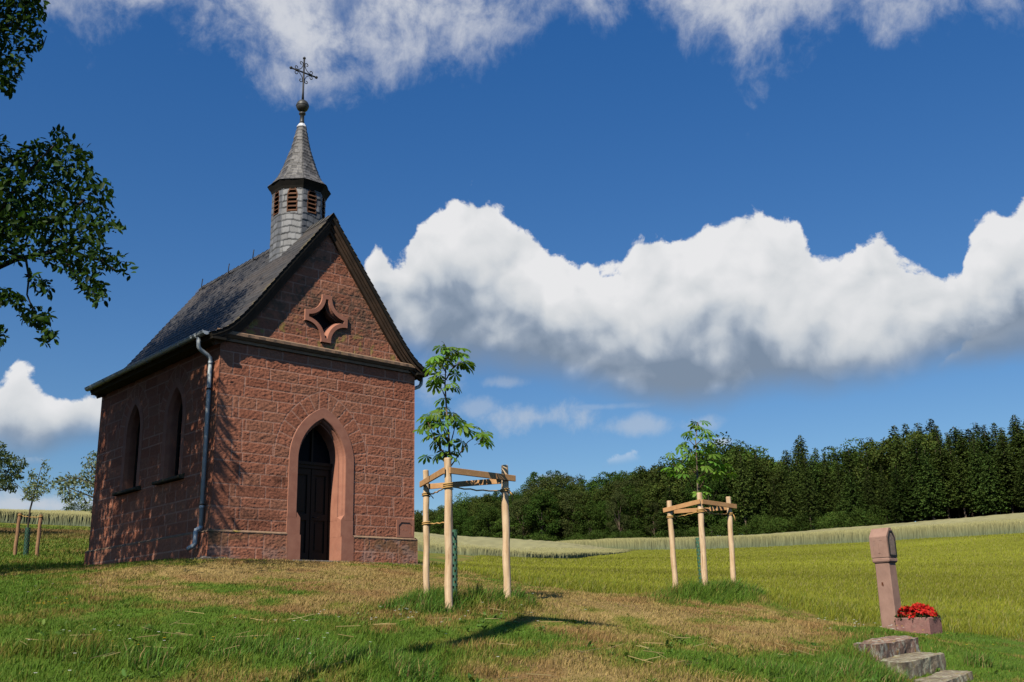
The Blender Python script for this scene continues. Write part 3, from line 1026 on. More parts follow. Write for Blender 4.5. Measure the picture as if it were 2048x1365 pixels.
cpart(b.build('door_surround', M_DRESS, chapel))
b = MB()
b.box(DOOR.cx - 0.62, DOOR.cx + 0.62, -0.09, 0.46, -0.9, -0.500)
cpart(b.build('threshold', M_RUBBLE, chapel, bevel=0.01))
# door: two panelled leaves, transom and dark tympanum
dparent = MB()
D0 = 0.36
dparent.box(DOOR.cx - 0.47, DOOR.cx + 0.47, D0, D0 + 0.10, 1.33, 1.44)
dparent.box(DOOR.cx - 0.47, DOOR.cx + 0.47, D0 - 0.03, D0 + 0.02, 1.40, 1.46)
dparent.box(DOOR.cx - 0.47, DOOR.cx - 0.42, D0 + 0.01, D0 + 0.09, -0.495, 1.33)
dparent.box(DOOR.cx + 0.42, DOOR.cx + 0.47, D0 + 0.01, D0 + 0.09, -0.495, 1.33)
dparent.box(DOOR.cx - 0.02, DOOR.cx + 0.02, D0 + 0.01, D0 + 0.07, 1.46, 2.2)
door = cpart(dparent.build('door', M_DARKWOOD, chapel))
for s_ in (-1, 1):
    b = MB()
    xa, xb = DOOR.cx + s_ * 0.008, DOOR.cx + s_ * 0.415
    lo, hi = min(xa, xb), max(xa, xb)
    b.box(lo, hi, D0 + 0.055, D0 + 0.085, -0.49, 1.325)
    for z0, z1 in ((-0.49, -0.33), (0.30, 0.43), (1.20, 1.325)):
        b.box(lo, hi, D0 + 0.025, D0 + 0.0545, z0, z1)
    for z0, z1 in ((-0.33, 0.30), (0.43, 1.20)):
        b.box(lo, lo + 0.08, D0 + 0.025, D0 + 0.0545, z0, z1)
        b.box(hi - 0.08, hi, D0 + 0.025, D0 + 0.0545, z0, z1)
        b.box(lo + 0.12, hi - 0.12, D0 + 0.038, D0 + 0.0545, z0 + 0.05, z1 - 0.05)
    link('door_leaf', b.build('door_leaf', M_DARKWOOD, door, bevel=0.004).data, None, door) if False else b.build('door_leaf', M_DARKWOOD, door, bevel=0.004)
b = MB()
ln = DOOR.line(-0.07, 14, 1.44)
b.add([(x, D0 + 0.06, z) for x, z in ln], [tuple(range(len(ln)))])
b.build('fanlight', M_GLASS, door)
b = MB()
b.tube([(DOOR.cx + 0.06, D0 + 0.02, 0.36), (DOOR.cx + 0.06, D0 - 0.03, 0.36), (DOOR.cx + 0.17, D0 - 0.03, 0.355)], 0.009, 8)
b.build('door_handle', M_IRON, door, smooth=True)
# lancet windows of the long side
for ar in WIN:
    b = MB()
    arch_loft(b, ar, [(0.15, -0.02), (0.15, 0.010), (0.0, 0.010), (-0.05, -0.06), (-0.055, -0.10), (-0.055, -0.30)], ms, zb=1.14)
    wn = cpart(b.build('window', M_DRESS, chapel))
    b = MB()
    rings = []
    for y in (ar.cx - 0.62, ar.cx + 0.62):
        rings.append([(0.05, y, 1.06), (-0.10, y, 1.06), (-0.12, y, 1.08), (-0.12, y, 1.12), (0.02, y, 1.17), (0.30, y, 1.19), (0.30, y, 1.06)])
    b.loft(rings, closed=True)
    b.add(rings[0], [tuple(range(7))])
    b.add(rings[1], [tuple(range(7))[::-1]])
    b.build('sill', M_SILL, wn, bevel=0.008)
    b = MB()
    ln = ar.line(-0.05, 14, 1.16)
    b.add([(0.24, y, z) for y, z in ln], [tuple(range(len(ln)))])
    b.build('pane', M_GLASS, wn)
    b = MB()
    arch_loft(b, ar, [(-0.055, -0.20), (-0.085, -0.20), (-0.085, -0.235)], ms, zb=1.18)
    for k in range(6):
        z = 1.35 + k * 0.24
        w_ = 0.30 if z < 2.4 else 0.22
        b.box(0.222, 0.238, ar.cx - w_, ar.cx + w_, z - 0.008, z + 0.008)
    b.box(0.222, 0.238, ar.cx - 0.008, ar.cx + 0.008, 1.18, 2.85)
    b.build('glazing_bar', M_IRON, wn)

# star shaped window in the gable
def star_line(t, n=10):
    """closed outline; the four tips are cut square"""
    Rr = STAR_R - t
    K = STAR_K + t
    out = []
    for q in range(4):
        sx, sy = ((1, 1), (-1, 1), (-1, -1), (1, -1))[q]
        w = STAR_C - math.sqrt(max(Rr * Rr - (STAR_C - K) ** 2, 1e-6)) if t > 1e-6 else 0.0
        a0 = math.atan2(w - STAR_C, K - STAR_C)       # at the x tip
        a1 = math.atan2(K - STAR_C, w - STAR_C)       # at the z tip
        if a1 > 0:
            a1 -= 2 * math.pi
        # go through the side facing the centre
        arc = []
        for k in range(n + 1):
            a_ = a0 + (a1 - a0) * k / n
            arc.append((STAR_C + Rr * math.cos(a_), STAR_C + Rr * math.sin(a_)))
        if q % 2 == 1:
            arc = arc[::-1]
        out += [(CX + sx * x, STAR_Z + sy * z) for x, z in arc]
    return out


b = MB()
rings = []
for t, d in ((0.125, -0.02), (0.125, 0.045), (0.120, 0.050), (0.035, 0.050), (0.030, 0.02), (0.012, -0.02), (0.004, -0.06), (-0.006, -0.065), (-0.010, -0.30)):
    rings.append([(x, -d, z) for x, z in star_line(t)])
b.loft(rings, closed=True)
st = cpart(b.build('star_window', M_DRESS, chapel))
b = MB()
ln = star_line(0.03)
b.add([(CX, 0.22, STAR_Z)] + [(x, 0.22, z) for x, z in ln], [(0, 1 + i, 1 + (i + 1) % len(ln)) for i in range(len(ln))])
b.build('pane', M_GLASS, st)
# smooth tablet let into the right-hand corner above the plinth
b = MB()
tx0, tx1, tz0, tz1 = 4.10, 4.552, 0.015, 0.375
b.box(tx0, tx1, -0.022, 0.03, tz0, tz0 + 0.04)
b.box(tx0, tx1, -0.022, 0.03, tz1 - 0.05, tz1)
b.box(tx0, tx0 + 0.05, -0.022, 0.03, tz0 + 0.0402, tz1 - 0.0502)
b.box(tx1 - 0.05, tx1, -0.022, 0.03, tz0 + 0.0402, tz1 - 0.0502)
b.box(tx0 + 0.03, tx1 - 0.03, -0.008, 0.03, tz0 + 0.03, tz1 - 0.03)
for s_, xx in ((1, tx0 + 0.05), (-1, tx1 - 0.05)):
    zz = tz1 - 0.05
    b.add([(xx, -0.0215, zz), (xx + s_ * 0.07, -0.0215, zz), (xx, -0.0215, zz - 0.07), (xx, 0.0, zz), (xx + s_ * 0.07, 0.0, zz), (xx, 0.0, zz - 0.07)], [(0, 1, 2), (1, 4, 5, 2)])
cpart(b.build('stone_tablet', M_DRESS, chapel))

# roof: boarded deck, slates laid in courses, verge boards
seg = np.hypot(np.diff(PROF[:, 0]), np.diff(PROF[:, 1]))
TT = np.concatenate([[0], np.cumsum(seg)])
TL = TT[-1]
_td = np.linspace(0, TL, 200)
_ps, _pz = np.interp(_td, TT, PROF[:, 0]), np.interp(_td, TT, PROF[:, 1])
ker = np.ones(15) / 15
_ps = np.convolve(np.pad(_ps, 7, mode='reflect', reflect_type='odd'), ker, 'valid')
_pz = np.convolve(np.pad(_pz, 7, mode='reflect', reflect_type='odd'), ker, 'valid')
Y0, Y1 = -0.20, LN + 0.06


def prof_at(t):
    s, z = np.interp(t, _td, _ps), np.interp(t, _td, _pz)
    ds, dz_ = np.interp(t, _td, np.gradient(_ps, _td)), np.interp(t, _td, np.gradient(_pz, _td))
    l = np.hypot(ds, dz_)
    return s, z, -dz_ / l, ds / l        # outward normal in (s, z)


b = MB()
for sg in (-1, 1):
    top, bot = [], []
    for t in np.linspace(0, TL - 0.01, 26):
        s, z, ns, nz_ = [float(v) for v in prof_at(t)]
        top.append((CX + sg * s, z - 0.004))
        s2 = max(0.0, s - ns * 0.065)
        bot.append((CX + sg * s2, z - nz_ * 0.065 if s2 > 0 else PROF[0, 1] - 0.11))
    ring = top + bot[::-1]
    b.loft([[(x, Y0 + 0.015, z) for x, z in ring], [(x, Y1 - 0.015, z) for x, z in ring]], closed=True)
    for yy in (Y0 + 0.015, Y1 - 0.015):
        k = len(top)
        b.add([(x, yy, z) for x, z in ring], [(i, i + 1, 2 * k - 2 - i, 2 * k - 1 - i) for i in range(k - 1)])
    # boxed eaves
    xw, xe = CX + sg * (WD / 2 - 0.02), CX + sg * 2.53
    lo, hi = min(xw, xe), max(xw, xe)
    b.box(lo, hi, Y0 + 0.02, Y1 - 0.02, 3.50, 3.545)
roof = cpart(b.build('roof', M_SOFFIT, chapel))


def slate_field(T, Yv, seed, e=0.145, w=0.19, slope=0.10):
    """courses rise gently towards the back, every slate its own tone"""
    tt = T + Yv * slope * 0.0 + 0.012 * (vn(Yv * 1.3, T * 0.6, seed) - 0.5)
    k = np.floor(tt / e)
    f = tt / e - k
    off = _hash(k, k * 0, seed) * w
    j = np.floor((Yv + off) / w + 0.25 * (_hash(k, k * 0 + 1, seed)))
    fy = (Yv + off) / w + 0.25 * (_hash(k, k * 0 + 1, seed)) - j
    tone = _hash(k * 3 + 1, j, seed)
    d = 0.016 * f + 0.005 * (tone - 0.5) + 0.004
    gap = np.minimum(fy, 1 - fy) * w
    return d, tone, f, gap, k, j


for sg in (-1, 1):
    nt_, ny_ = 330, 130
    T, Yv = np.meshgrid(np.linspace(-0.01, TL, nt_), np.linspace(Y0, Y1, ny_))
    d, tone, f, gap, kk, jj = slate_field(T, Yv, 41 + sg)
    s, z, ns, nz_ = prof_at(np.clip(T, 0, TL))
    xx = CX + sg * (s + ns * d)
    zz = z + nz_ * d
    c0 = np.array([0.052, 0.050, 0.050])
    c = c0 * (0.84 + 0.32 * tone[..., None])
    warm = sst(fbm(T * 2.2, Yv * 0.6, 4, 44), 0.55, 0.72)[..., None]
    c = c * (1 - 0.35 * warm) + np.array([0.095, 0.075, 0.060]) * 0.35 * warm
    edge_ = (sst(T, 0.25, 0.0) + 0.7 * sst(Yv, Y0 + 0.22, Y0)) * sst(fbm(T * 5, Yv * 5, 3, 46), 0.45, 0.6)
    c = c * (1 - 0.6 * edge_[..., None]) + np.array([0.19, 0.15, 0.06]) * 0.6 * edge_[..., None]
    c = c * (1 - 0.45 * (gap < 0.006))[..., None]
    q = grid_faces(np.ones((ny_ - 1, nt_ - 1), bool), ny_, nt_, sg > 0)
    link('slate_covering', np_mesh('slate_covering', np.stack([xx, Yv, zz], -1).reshape(-1, 3), [q], {'col': c.reshape(-1, 3)}), M_SLATE, roof)
# ridge capping in overlapping slates
b = MB()
yy = Y0 - 0.01
while yy < Y1:
    L_ = 0.24
    for sg in (-1, 1):
        h0, h1 = 0.035 + 0.012 * random.random(), 0.020
        b.add([(CX, yy, 6.645 + h0), (CX, yy + L_, 6.645 + h1), (CX + sg * 0.15, yy + L_, 6.455 + h1), (CX + sg * 0.15, yy, 6.455 + h0)], [(0, 1, 2, 3)])
    yy += 0.20
b.build('ridge_cap', M_SLATE_V if False else mottled('ridge_slate', (0.10, 0.092, 0.08), (0.05, 0.05, 0.052), 4.0, 0.6, 0.2, 0.004, 40.0, 0.3, c3=(0.22, 0.19, 0.07), c3amt=0.6), roof)
for y in (2.75, 3.95, 5.35):
    b = MB()
    b.tube([(CX - 0.13, y, 6.50), (CX - 0.20, y, 6.44), (CX - 0.26, y, 6.42), (CX - 0.28, y, 6.46), (CX - 0.27, y, 6.60), (CX - 0.26, y, 6.66)], 0.012, 6)
    b.build('roof_hook', M_IRON, roof, smooth=True)
for yb, s_ in ((Y0, 1), (Y1, -1)):
    b = MB()
    for sg in (-1, 1):
        for (n0, n1, ya, yb_) in ((-0.055, -0.125, 0.050, 0.080), (-0.105, -0.170, 0.084, 0.115), (-0.150, -0.235, 0.120, 0.215)):
            rings = []
            for t in np.linspace(0, TL - 0.06, 30):
                s, z, ns, nz_ = [float(v) for v in prof_at(t)]

                def P_(nn):
                    sx = s + ns * nn
                    if sx < 0:
                        return CX, float(PROF[0, 1]) + nn * 1.62
                    return CX + sg * sx, z + nz_ * nn
                (xa, za), (xb, zb_) = P_(n0), P_(n1)
                rings.append([(xa, yb + s_ * ya, za), (xb, yb + s_ * ya, zb_), (xb, yb + s_ * yb_, zb_), (xa, yb + s_ * yb_, za)])
            b.loft(rings, closed=True)
            b.add(rings[-1], [(0, 1, 2, 3)])
    b.build('bargeboard', M_BARGE, roof)
# gutters and downpipes
for sg in (-1, 1):
    b = MB()
    xc = CX + sg * (2.57 + 0.055)
    rings = []
    for y in (-0.10, LN + 0.02):
        ring = []
        for k in range(11):
            a_ = math.pi + math.pi * k / 10
            ring.append((xc + 0.068 * math.cos(a_), y, 3.635 + 0.068 * math.sin(a_)))
        for k in range(10, -1, -1):
            a_ = math.pi + math.pi * k / 10
            ring.append((xc + 0.063 * math.cos(a_), y, 3.637 + 0.063 * math.sin(a_)))
        rings.append(ring)
    b.loft(rings, closed=True)
    for r_ in rings:
        b.add(r_[:11], [tuple(range(11))])
    b.tube([(xc - 0.068, -0.10, 3.637), (xc - 0.068, LN + 0.02, 3.637)], 0.009, 6)
    b.tube([(xc + 0.068, -0.10, 3.637), (xc + 0.068, LN + 0.02, 3.637)], 0.009, 6)
    gt = cpart(b.build('gutter', M_ZINC, chapel, smooth=False))
    for k in range(8):
        y = 0.25 + k * 0.75
        b = MB()
        b.tube([(xc + 0.072 * math.cos(math.pi * j_ / 8 + math.pi), y, 3.635 + 0.072 * math.sin(math.pi * j_ / 8 + math.pi)) for j_ in range(9)], 0.008, 5)
        b.build('gutter_bracket', M_ZINC, gt)
    if sg < 0:
        X = lambda x: x
    else:
        X = lambda x: WD - x
    b = MB()
    yp = 0.235
    b.tube([(X(-0.353), 0.20, 3.58), (X(-0.353), 0.20, 3.47), (X(-0.345), 0.205, 3.40), (X(-0.30), 0.21, 3.345), (X(-0.14), yp, 3.27), (X(-0.085), yp, 3.22), (X(-0.075), yp, 3.14), (X(-0.075), yp, 0.08)], 0.040, 12)
    b.tube([(X(-0.075), yp, 0.08), (X(-0.078), yp + 0.004, 0.045), (X(-0.145), yp + 0.03, 0.0), (X(-0.150), yp + 0.035, -0.04), (X(-0.150), yp + 0.035, -0.24), (X(-0.165), yp + 0.06, -0.275), (X(-0.21), yp + 0.17, -0.325)], 0.041, 12)
    for z in (3.13, 0.42):
        b.tube([(X(-0.075), yp, z - 0.03), (X(-0.075), yp, z + 0.03)], 0.046, 12)
    pp = cpart(b.build('downpipe', M_ZINC, chapel, smooth=True))
    for z in (2.62, 0.46):
        b = MB()
        b.tube([(X(-0.075), yp, z - 0.018), (X(-0.075), yp, z + 0.018)], 0.049, 12)
        b.box(min(X(-0.075), X(0.0)), max(X(-0.075), X(0.0)), yp - 0.008, yp + 0.008, z - 0.012, z + 0.012)
        b.build('pipe_clip', M_IRON, pp)

# bell turret
TX, TY = CX, 1.25


def oct_field(rc, z0, z1, nb, na, seed, e, w, pal, hole=None, amp=0.012):
    V, Q, Cc = [], [], []
    base_i = 0
    for k in range(8):
        th = k * math.pi / 4
        nx, ny = math.cos(th), math.sin(th)
        tx, ty = -ny, nx
        U, B = np.meshgrid(np.linspace(-1, 1, na), np.linspace(z0, z1, nb))
        rr_ = rc(B)
        ap, hw = rr_ * math.cos(math.pi / 8), rr_ * math.sin(math.pi / 8)
        a_ = U * hw
        sag = 0.022 * np.sin(a_ * 11 + k) + 0.02 * (vn(a_ * 6 + 9 * k, B * 3, seed) - 0.5)
        bb = B + sag
        r_ = np.floor(bb / e)
        f = bb / e - r_
        off = _hash(r_, r_ * 0 + k, seed)
        j = np.floor(a_ / w + off)
        fx = a_ / w + off - j
        tone = _hash(r_ * 5 + k, j, seed)
        d = amp * (1 - f) + 0.008 * (tone - 0.5)
        d = d * sst(1 - np.abs(U), 0.0, 0.08)
        c = pal(tone, k, B, U)
        dk = (np.minimum(fx, 1 - fx) * w < 0.006) | (f > 0.90)
        c = c * np.where(dk, 0.55, 1.0)[..., None]
        keep = np.ones((nb - 1, na - 1), bool)
        if hole is not None:
            keep = ~hole((a_[:-1, :-1] + a_[1:, 1:]) / 2, (B[:-1, :-1] + B[1:, 1:]) / 2)
        q = grid_faces(keep, nb, na) + base_i
        V.append(np.stack([TX + nx * (ap + d) + tx * a_, TY + ny * (ap + d) + ty * a_, B], -1).reshape(-1, 3))
        Cc.append(c.reshape(-1, 3))
        Q.append(q)
        base_i += nb * na
    return np.concatenate(V), np.concatenate(Q), np.concatenate(Cc)


LOU = Arch(0.0, 0.105, 0.24, 7.33, 6.95)
V, Q, Cc = oct_field(lambda z: 0.590 + 0.02 * np.clip((6.3 - z) / 0.8, 0, 1), 5.3, 7.60, 150, 34, 81, 0.150, 0.165,
                     lambda tone, k, B, U: np.array([0.130, 0.133, 0.138]) * (0.72 + 0.55 * tone[..., None]), hole=lambda a_, b_: LOU.inside(a_, b_, 0.0) & (b_ > 6.95))
V, Q, at_ = compact(V, Q, {'col': Cc})
tur = cpart(link('bell_turret', np_mesh('bell_turret', V, [Q], at_), M_SLATE_V, chapel))
for k in range(8):
    th = k * math.pi / 4
    ca_, sa_ = math.cos(th), math.sin(th)
    ap = 0.59 * math.cos(math.pi / 8)
    g = lambda a_, z, d: (TX + ca_ * (ap + d) - sa_ * a_, TY + sa_ * (ap + d) + ca_ * a_, z)
    b = MB()
    rings = []
    arch_loft(b, LOU, [(0.012, -0.02), (0.012, 0.012), (-0.010, 0.012), (-0.012, -0.04)], g)
    for i in range(6):
        z = 6.965 + i * 0.098
        hw = 0.10 if z < 7.34 else 0.10 * max(0.15, 1 - ((z - 7.33) / 0.24) ** 1.5)
        b.hexa([g(-hw, z, 0.022), g(hw, z, 0.022), g(hw, z + 0.065, -0.05), g(-hw, z + 0.065, -0.05), g(-hw, z + 0.016, 0.022), g(hw, z + 0.016, 0.022), g(hw, z + 0.081, -0.05), g(-hw, z + 0.081, -0.05)])
    b.box(0, 0, 0, 0, 0, 0) if False else None
    b.build('louvre_window', M_LOUVRE, tur)
b = MB()
b.lathe(TX, TY, [(0.44, 6.6), (0.44, 7.6)], 8)
b.build('bell_chamber_lining', M_SOFFIT, tur)


def octring(r, z):
    return [(TX + r * math.cos(math.pi / 8 + k * math.pi / 4), TY + r * math.sin(math.pi / 8 + k * math.pi / 4), z) for k in range(8)]


b = MB()
b.loft([octring(0.575, 7.50), octring(0.600, 7.50), octring(0.625, 7.56), octring(0.690, 7.665), octring(0.692, 7.695), octring(0.2, 7.70)], closed=True)
b.build('eaves_cove', M_SOFFIT, tur)
SPR = np.array([(7.685, 0.705), (7.74, 0.645), (7.82, 0.575), (7.93, 0.505), (8.08, 0.437), (8.26, 0.367), (8.69, 0.220), (9.30, 0.088)])
V, Q, Cc = oct_field(lambda z: np.interp(z, SPR[:, 0], SPR[:, 1]), 7.685, 9.29, 120, 24, 83, 0.092, 0.115,
                     lambda tone, k, B, U: (np.array([0.108, 0.103, 0.098]) * (0.60 + 0.8 * tone[..., None])) * np.where(np.abs(U) > 0.95, 0.5, 1.0)[..., None], amp=0.014)
spire = link('spire', np_mesh('spire', V, [Q], {'col': Cc}), M_SLATE_V, tur)
b = MB()
b.lathe(TX, TY, [(0.118, 9.245), (0.112, 9.26), (0.07, 9.335), (0.052, 9.345)], 8)
b.build('lead_collar', M_WHITELEAD, tur)
b = MB()
b.lathe(TX, TY, [(0.062, 9.335), (0.050, 9.40), (0.046, 9.56), (0.074, 9.575), (0.078, 9.60), (0.072, 9.615), (0.045, 9.625), (0.045, 9.66)], 20)
b.lathe(TX, TY, [(0.145 * math.sin(t), 9.792 - 0.150 * math.cos(t)) for t in np.linspace(0.06, math.pi - 0.06, 14)], 24)
b.lathe(TX, TY, [(0.149, 9.785), (0.151, 9.792), (0.149, 9.80)], 24)
b.build('finial_ball', M_LEAD, tur, smooth=True)
b = MB()
zc_ = 10.655
b.tube([(TX, TY, 9.92), (TX, TY, 10.15), (TX, TY, 11.02)], [0.030, 0.022, 0.020], 10)
b.tube([(TX - 0.33, TY, zc_), (TX + 0.33, TY, zc_)], 0.019, 8)
for px_, pz_ in ((0, 11.03), (-0.335, zc_), (0.335, zc_)):
    b.lathe(TX + px_, TY, [(0.012, pz_ - 0.035), (0.034, pz_ - 0.015), (0.036, pz_ + 0.012), (0.012, pz_ + 0.035)], 8)
for sx in (-1, 1):
    for sz in (-1, 1):
        pts = []
        for t in np.linspace(0, 1, 9):          # concave bow between the arms
            a_ = math.pi / 2 * t
            pts.append((TX + sx * (0.19 - 0.165 * math.sin(a_)), TY, zc_ + sz * (0.22 - 0.195 * math.cos(a_))))
        b.tube(pts, 0.0095, 6)
        for (ox, oz, ux, uz, vx, vz) in ((0.19, 0.025, 1, 0, 0, 1), (0.025, 0.22, 0, 1, 1, 0)):
            pts = []
            for t in np.linspace(0, 1, 14):      # scroll ends
                a_ = -math.pi / 2 + t * 1.5 * math.pi * 1.1
                r_ = 0.046 - 0.022 * t
                pts.append((TX + sx * (ox + ux * (0.0 + r_ * math.cos(a_)) + vx * (0.046 + r_ * math.sin(a_))), TY, zc_ + sz * (oz + uz * (0.0 + r_ * math.cos(a_)) + vz * (0.046 + r_ * math.sin(a_)))))
            b.tube(pts, 0.010, 6)
b.build('cross', M_IRON, tur, smooth=True)
# rubble footing where the corner meets the turf, and the low kerb on the right
def rough_block(quad_top, depth, name, mat, parent=None, amp=0.02, n=10, seed=1, **props):
    """block with a worn skin: top given by four corners, dropped by depth"""
    q = [Vector(p) for p in quad_top]
    bq = [p - Vector((0, 0, depth)) for p in q]
    rings_v, faces = [], []

    def patch(c00, c10, c11, c01, nu, nv):
        o_ = len(rings_v)
        for i in range(nv + 1):
            for j_ in range(nu + 1):
                u, v = j_ / nu, i / nv
                p = (c00 * (1 - u) + c10 * u) * (1 - v) + (c01 * (1 - u) + c11 * u) * v
                rings_v.append(p)
        for i in range(nv):
            for j_ in range(nu):
                a_ = o_ + i * (nu + 1) + j_
                faces.append((a_, a_ + 1, a_ + nu + 2, a_ + nu + 1))
    patch(q[0], q[1], q[2], q[3], n, n)
    for i in range(4):
        patch(bq[i], bq[(i + 1) % 4], q[(i + 1) % 4], q[i], n, max(3, n // 2))
    cen = sum(q, Vector()) / 4 - Vector((0, 0, depth / 2))
    P = np.array([tuple(p) for p in rings_v])
    C_ = np.array(tuple(cen))
    D = P - C_
    nrm = D / np.linalg.norm(D, axis=1)[:, None]
    k = fbm(P[:, 0] * 7 + P[:, 2] * 5, P[:, 1] * 7 - P[:, 2] * 6, 4, seed) - 0.5
    k2 = fbm(P[:, 0] * 2 + P[:, 2] * 2, P[:, 1] * 2 - P[:, 2] * 2, 2, seed + 5) - 0.5
    P = P + nrm * (amp * 2 * k + amp * 1.5 * k2)[:, None]
    me = bpy.data.meshes.new(name)
    me.from_pydata([tuple(p) for p in P], [], faces)
    me.update()
    o = link(name, me, mat, parent, **props)
    md = o.modifiers.new('weld', 'WELD')
    md.merge_threshold = 0.004
    return o


cpart(rough_block([(-0.13, -0.13, -0.52), (0.42, -0.14, -0.50), (0.42, 0.0, -0.50), (-0.13, 0.0, -0.48)], 0.35, 'footing', M_RUBBLE, chapel, 0.04, 14, 5))
cpart(rough_block([(-0.22, -0.13, -0.53), (-0.05, -0.13, -0.50), (-0.05, 0.55, -0.46), (-0.20, 0.50, -0.50)], 0.35, 'footing', M_RUBBLE, chapel, 0.045, 14, 6))
cpart(rough_block([(3.05, -0.34, -0.535), (4.72, -0.32, -0.535), (4.72, -0.03, -0.52), (3.05, -0.03, -0.52)], 0.30, 'kerb_stone', M_RUBBLE, chapel, 0.012, 16, 7))

# ------------------------------------------------------------------ foliage helpers
def leaf_template(kind):
    if kind == 'ellipse':        # folded oval leaf, length 1 along x
        V = [(0, 0, 0), (0.32, 0.20, 0.05), (0.32, -0.20, 0.05), (0.70, 0.19, 0.02), (0.70, -0.19, 0.02), (1.0, 0, -0.10), (0.5, 0, -0.03)]
        T = [(0, 6, 1), (0, 2, 6), (1, 6, 3), (2, 4, 6), (3, 6, 5), (4, 5, 6)]
        return np.array(V), np.array(T)
    if kind == 'diamond':
        V = [(0, 0, 0), (0.5, 0.30, 0.06), (1.0, 0, -0.06), (0.5, -0.30, 0.06)]
        return np.array(V), np.array([(0, 2, 1), (0, 3, 2)])
    # palmate chestnut leaf: seven obovate drooping leaflets
    V, T = [], []
    for a_, L in ((0, 1.0), (38, 0.95), (-38, 0.95), (74, 0.78), (-74, 0.78), (115, 0.52), (-115, 0.52)):
        a_ = R(a_)
        b0 = len(V)
        ca_, sa_ = math.cos(a_), math.sin(a_)
        for t, w, zf in ((0.0, 0.0, 0), (0.35, 0.075, 0.02), (0.72, 0.165, 0.03), (0.90, 0.11, 0.02), (1.0, 0.0, 0)):
            z = 0.10 * math.sin(math.pi * t * 0.6) - 0.42 * t * t
            for s_ in ((0,) if w == 0 else (-1, 0, 1)):
                x, y = L * t, s_ * w * (0.6 + 0.4 * L)
                V.append((x * ca_ - y * sa_, x * sa_ + y * ca_, (z + (zf if s_ else -0.01)) * L))
        # indices: 0 base, 1-3, 4-6, 7-9, 10 tip
        o = b0
        T += [(o, o + 2, o + 1), (o, o + 3, o + 2)]
        for q in (1, 4):
            T += [(o + q, o + q + 1, o + q + 3), (o + q + 1, o + q + 4, o + q + 3), (o + q + 1, o + q + 2, o + q + 4), (o + q + 2, o + q + 5, o + q + 4)]
        T += [(o + 7, o + 8, o + 10), (o + 8, o + 9, o + 10)]
    return np.array(V), np.array(T)


TEMPL = {k: leaf_template(k) for k in ('ellipse', 'diamond', 'palm')}


def leaves_mesh(name, pos, fwd, upv, size, col, kind):
    """stamp leaf templates: x axis along fwd, z axis near upv"""
    Vt, Tt = TEMPL[kind]
    n = len(pos)
    f = fwd / np.maximum(np.linalg.norm(fwd, axis=1, keepdims=True), 1e-6)
    s = np.cross(upv, f)
    s /= np.maximum(np.linalg.norm(s, axis=1, keepdims=True), 1e-6)
    u = np.cross(f, s)
    V = pos[:, None, :] + size[:, None, None] * (Vt[None, :, 0, None] * f[:, None, :] + Vt[None, :, 1, None] * s[:, None, :] + Vt[None, :, 2, None] * u[:, None, :])
    T = (np.arange(n)[:, None, None] * len(Vt) + Tt[None]).reshape(-1, 3)
    C = np.repeat(col, len(Vt), axis=0)
    return np_mesh(name, V.reshape(-1, 3), [T], {'col': C})


def rand_dirs(rs, n, up=0.0):
    d = rs.normal(size=(n, 3))
    d[:, 2] += up
    return d / np.linalg.norm(d, axis=1, keepdims=True)


def in_poly(px, py, poly):
    poly = np.asarray(poly, float)
    ins = np.zeros(px.shape, bool)
    j = len(poly) - 1
    for i in range(len(poly)):
        xi, yi = poly[i]
        xj, yj = poly[j]
        c = ((yi > py) != (yj > py)) & (px < (xj - xi) * (py - yi) / (yj - yi + 1e-9) + xi)
        ins ^= c
        j = i
    return ins


def vary(rs, base, n, k=0.35, hue=0.15):
    c = np.array(base)[None] * (1 + k * (rs.rand(n, 1) - 0.5) * 2)
    c[:, 0] *= 1 + hue * (rs.rand(n) - 0.4) * 2
    return np.clip(c, 0.001, 1)


# ------------------------------------------------------------------ young trees inside stake frames
def stake_frame(name, label, stakes, rails, ropes, wood, railwood, group):
    """stakes: (foot px, top px, depth, radius); rails: (p, q, h, t); ropes: lists of points"""
    c = np.mean([at(*s[0], s[2]) for s in stakes], axis=0)
    z0 = min(gz1(*at(*s[0], s[2])[:2]) for s in stakes)
    T = thing(name, label, 'tree stakes', (c[0], c[1], z0), 0, group)
    off = Vector((c[0], c[1], z0))
    for (fx, fy), (tx, ty), Y, r in stakes:
        a_, b_ = Vector(at(fx, fy, Y)), Vector(at(tx, ty, Y))
        a2 = a_ + (a_ - b_).normalized() * 0.25
        b = MB()
        n_ = 14
        pts = [a2.lerp(b_, i / n_) - off + Vector((0.004 * math.sin(i * 1.3 + fx), 0.004 * math.cos(i * 1.1 + fx), 0)) for i in range(n_ + 1)]
        rad = [r * (1.03 + 0.05 * math.sin(i * 1.9 + fx) - 0.08 * i / n_) for i in range(n_ + 1)]
        pts.append(pts[-1] + (b_ - a_).normalized() * 0.008)
        rad.append(rad[-1] * 0.86)
        b.tube(pts, rad, 16)
        b.build('stake', wood, T, smooth=False)
    for p, q, h, t in rails:
        b = MB()
        b.bar(Vector(p) - off, Vector(q) - off, t, h)
        b.build('rail', railwood, T, bevel=0.004)
    for pts, r in ropes:
        b = MB()
        b.tube([Vector(p) - off for p in pts], r, 7)
        b.build('rope', M_ROPE, T, smooth=True)
    return T


def ring_pts(c, r, n=14, turns=2, pitch=0.022):
    return [(c[0] + r * math.cos(2 * math.pi * i / n), c[1] + r * math.sin(2 * math.pi * i / n), c[2] + pitch * (i / n - turns / 2)) for i in range(n * turns + 1)]


def sag(p, q, s, n=8):
    p, q = Vector(p), Vector(q)
    return [tuple(p.lerp(q, i / n) - Vector((0, 0, s * 4 * (i / n) * (1 - i / n) - 0.006 * math.sin(i * 2.7)))) for i in range(n + 1)]


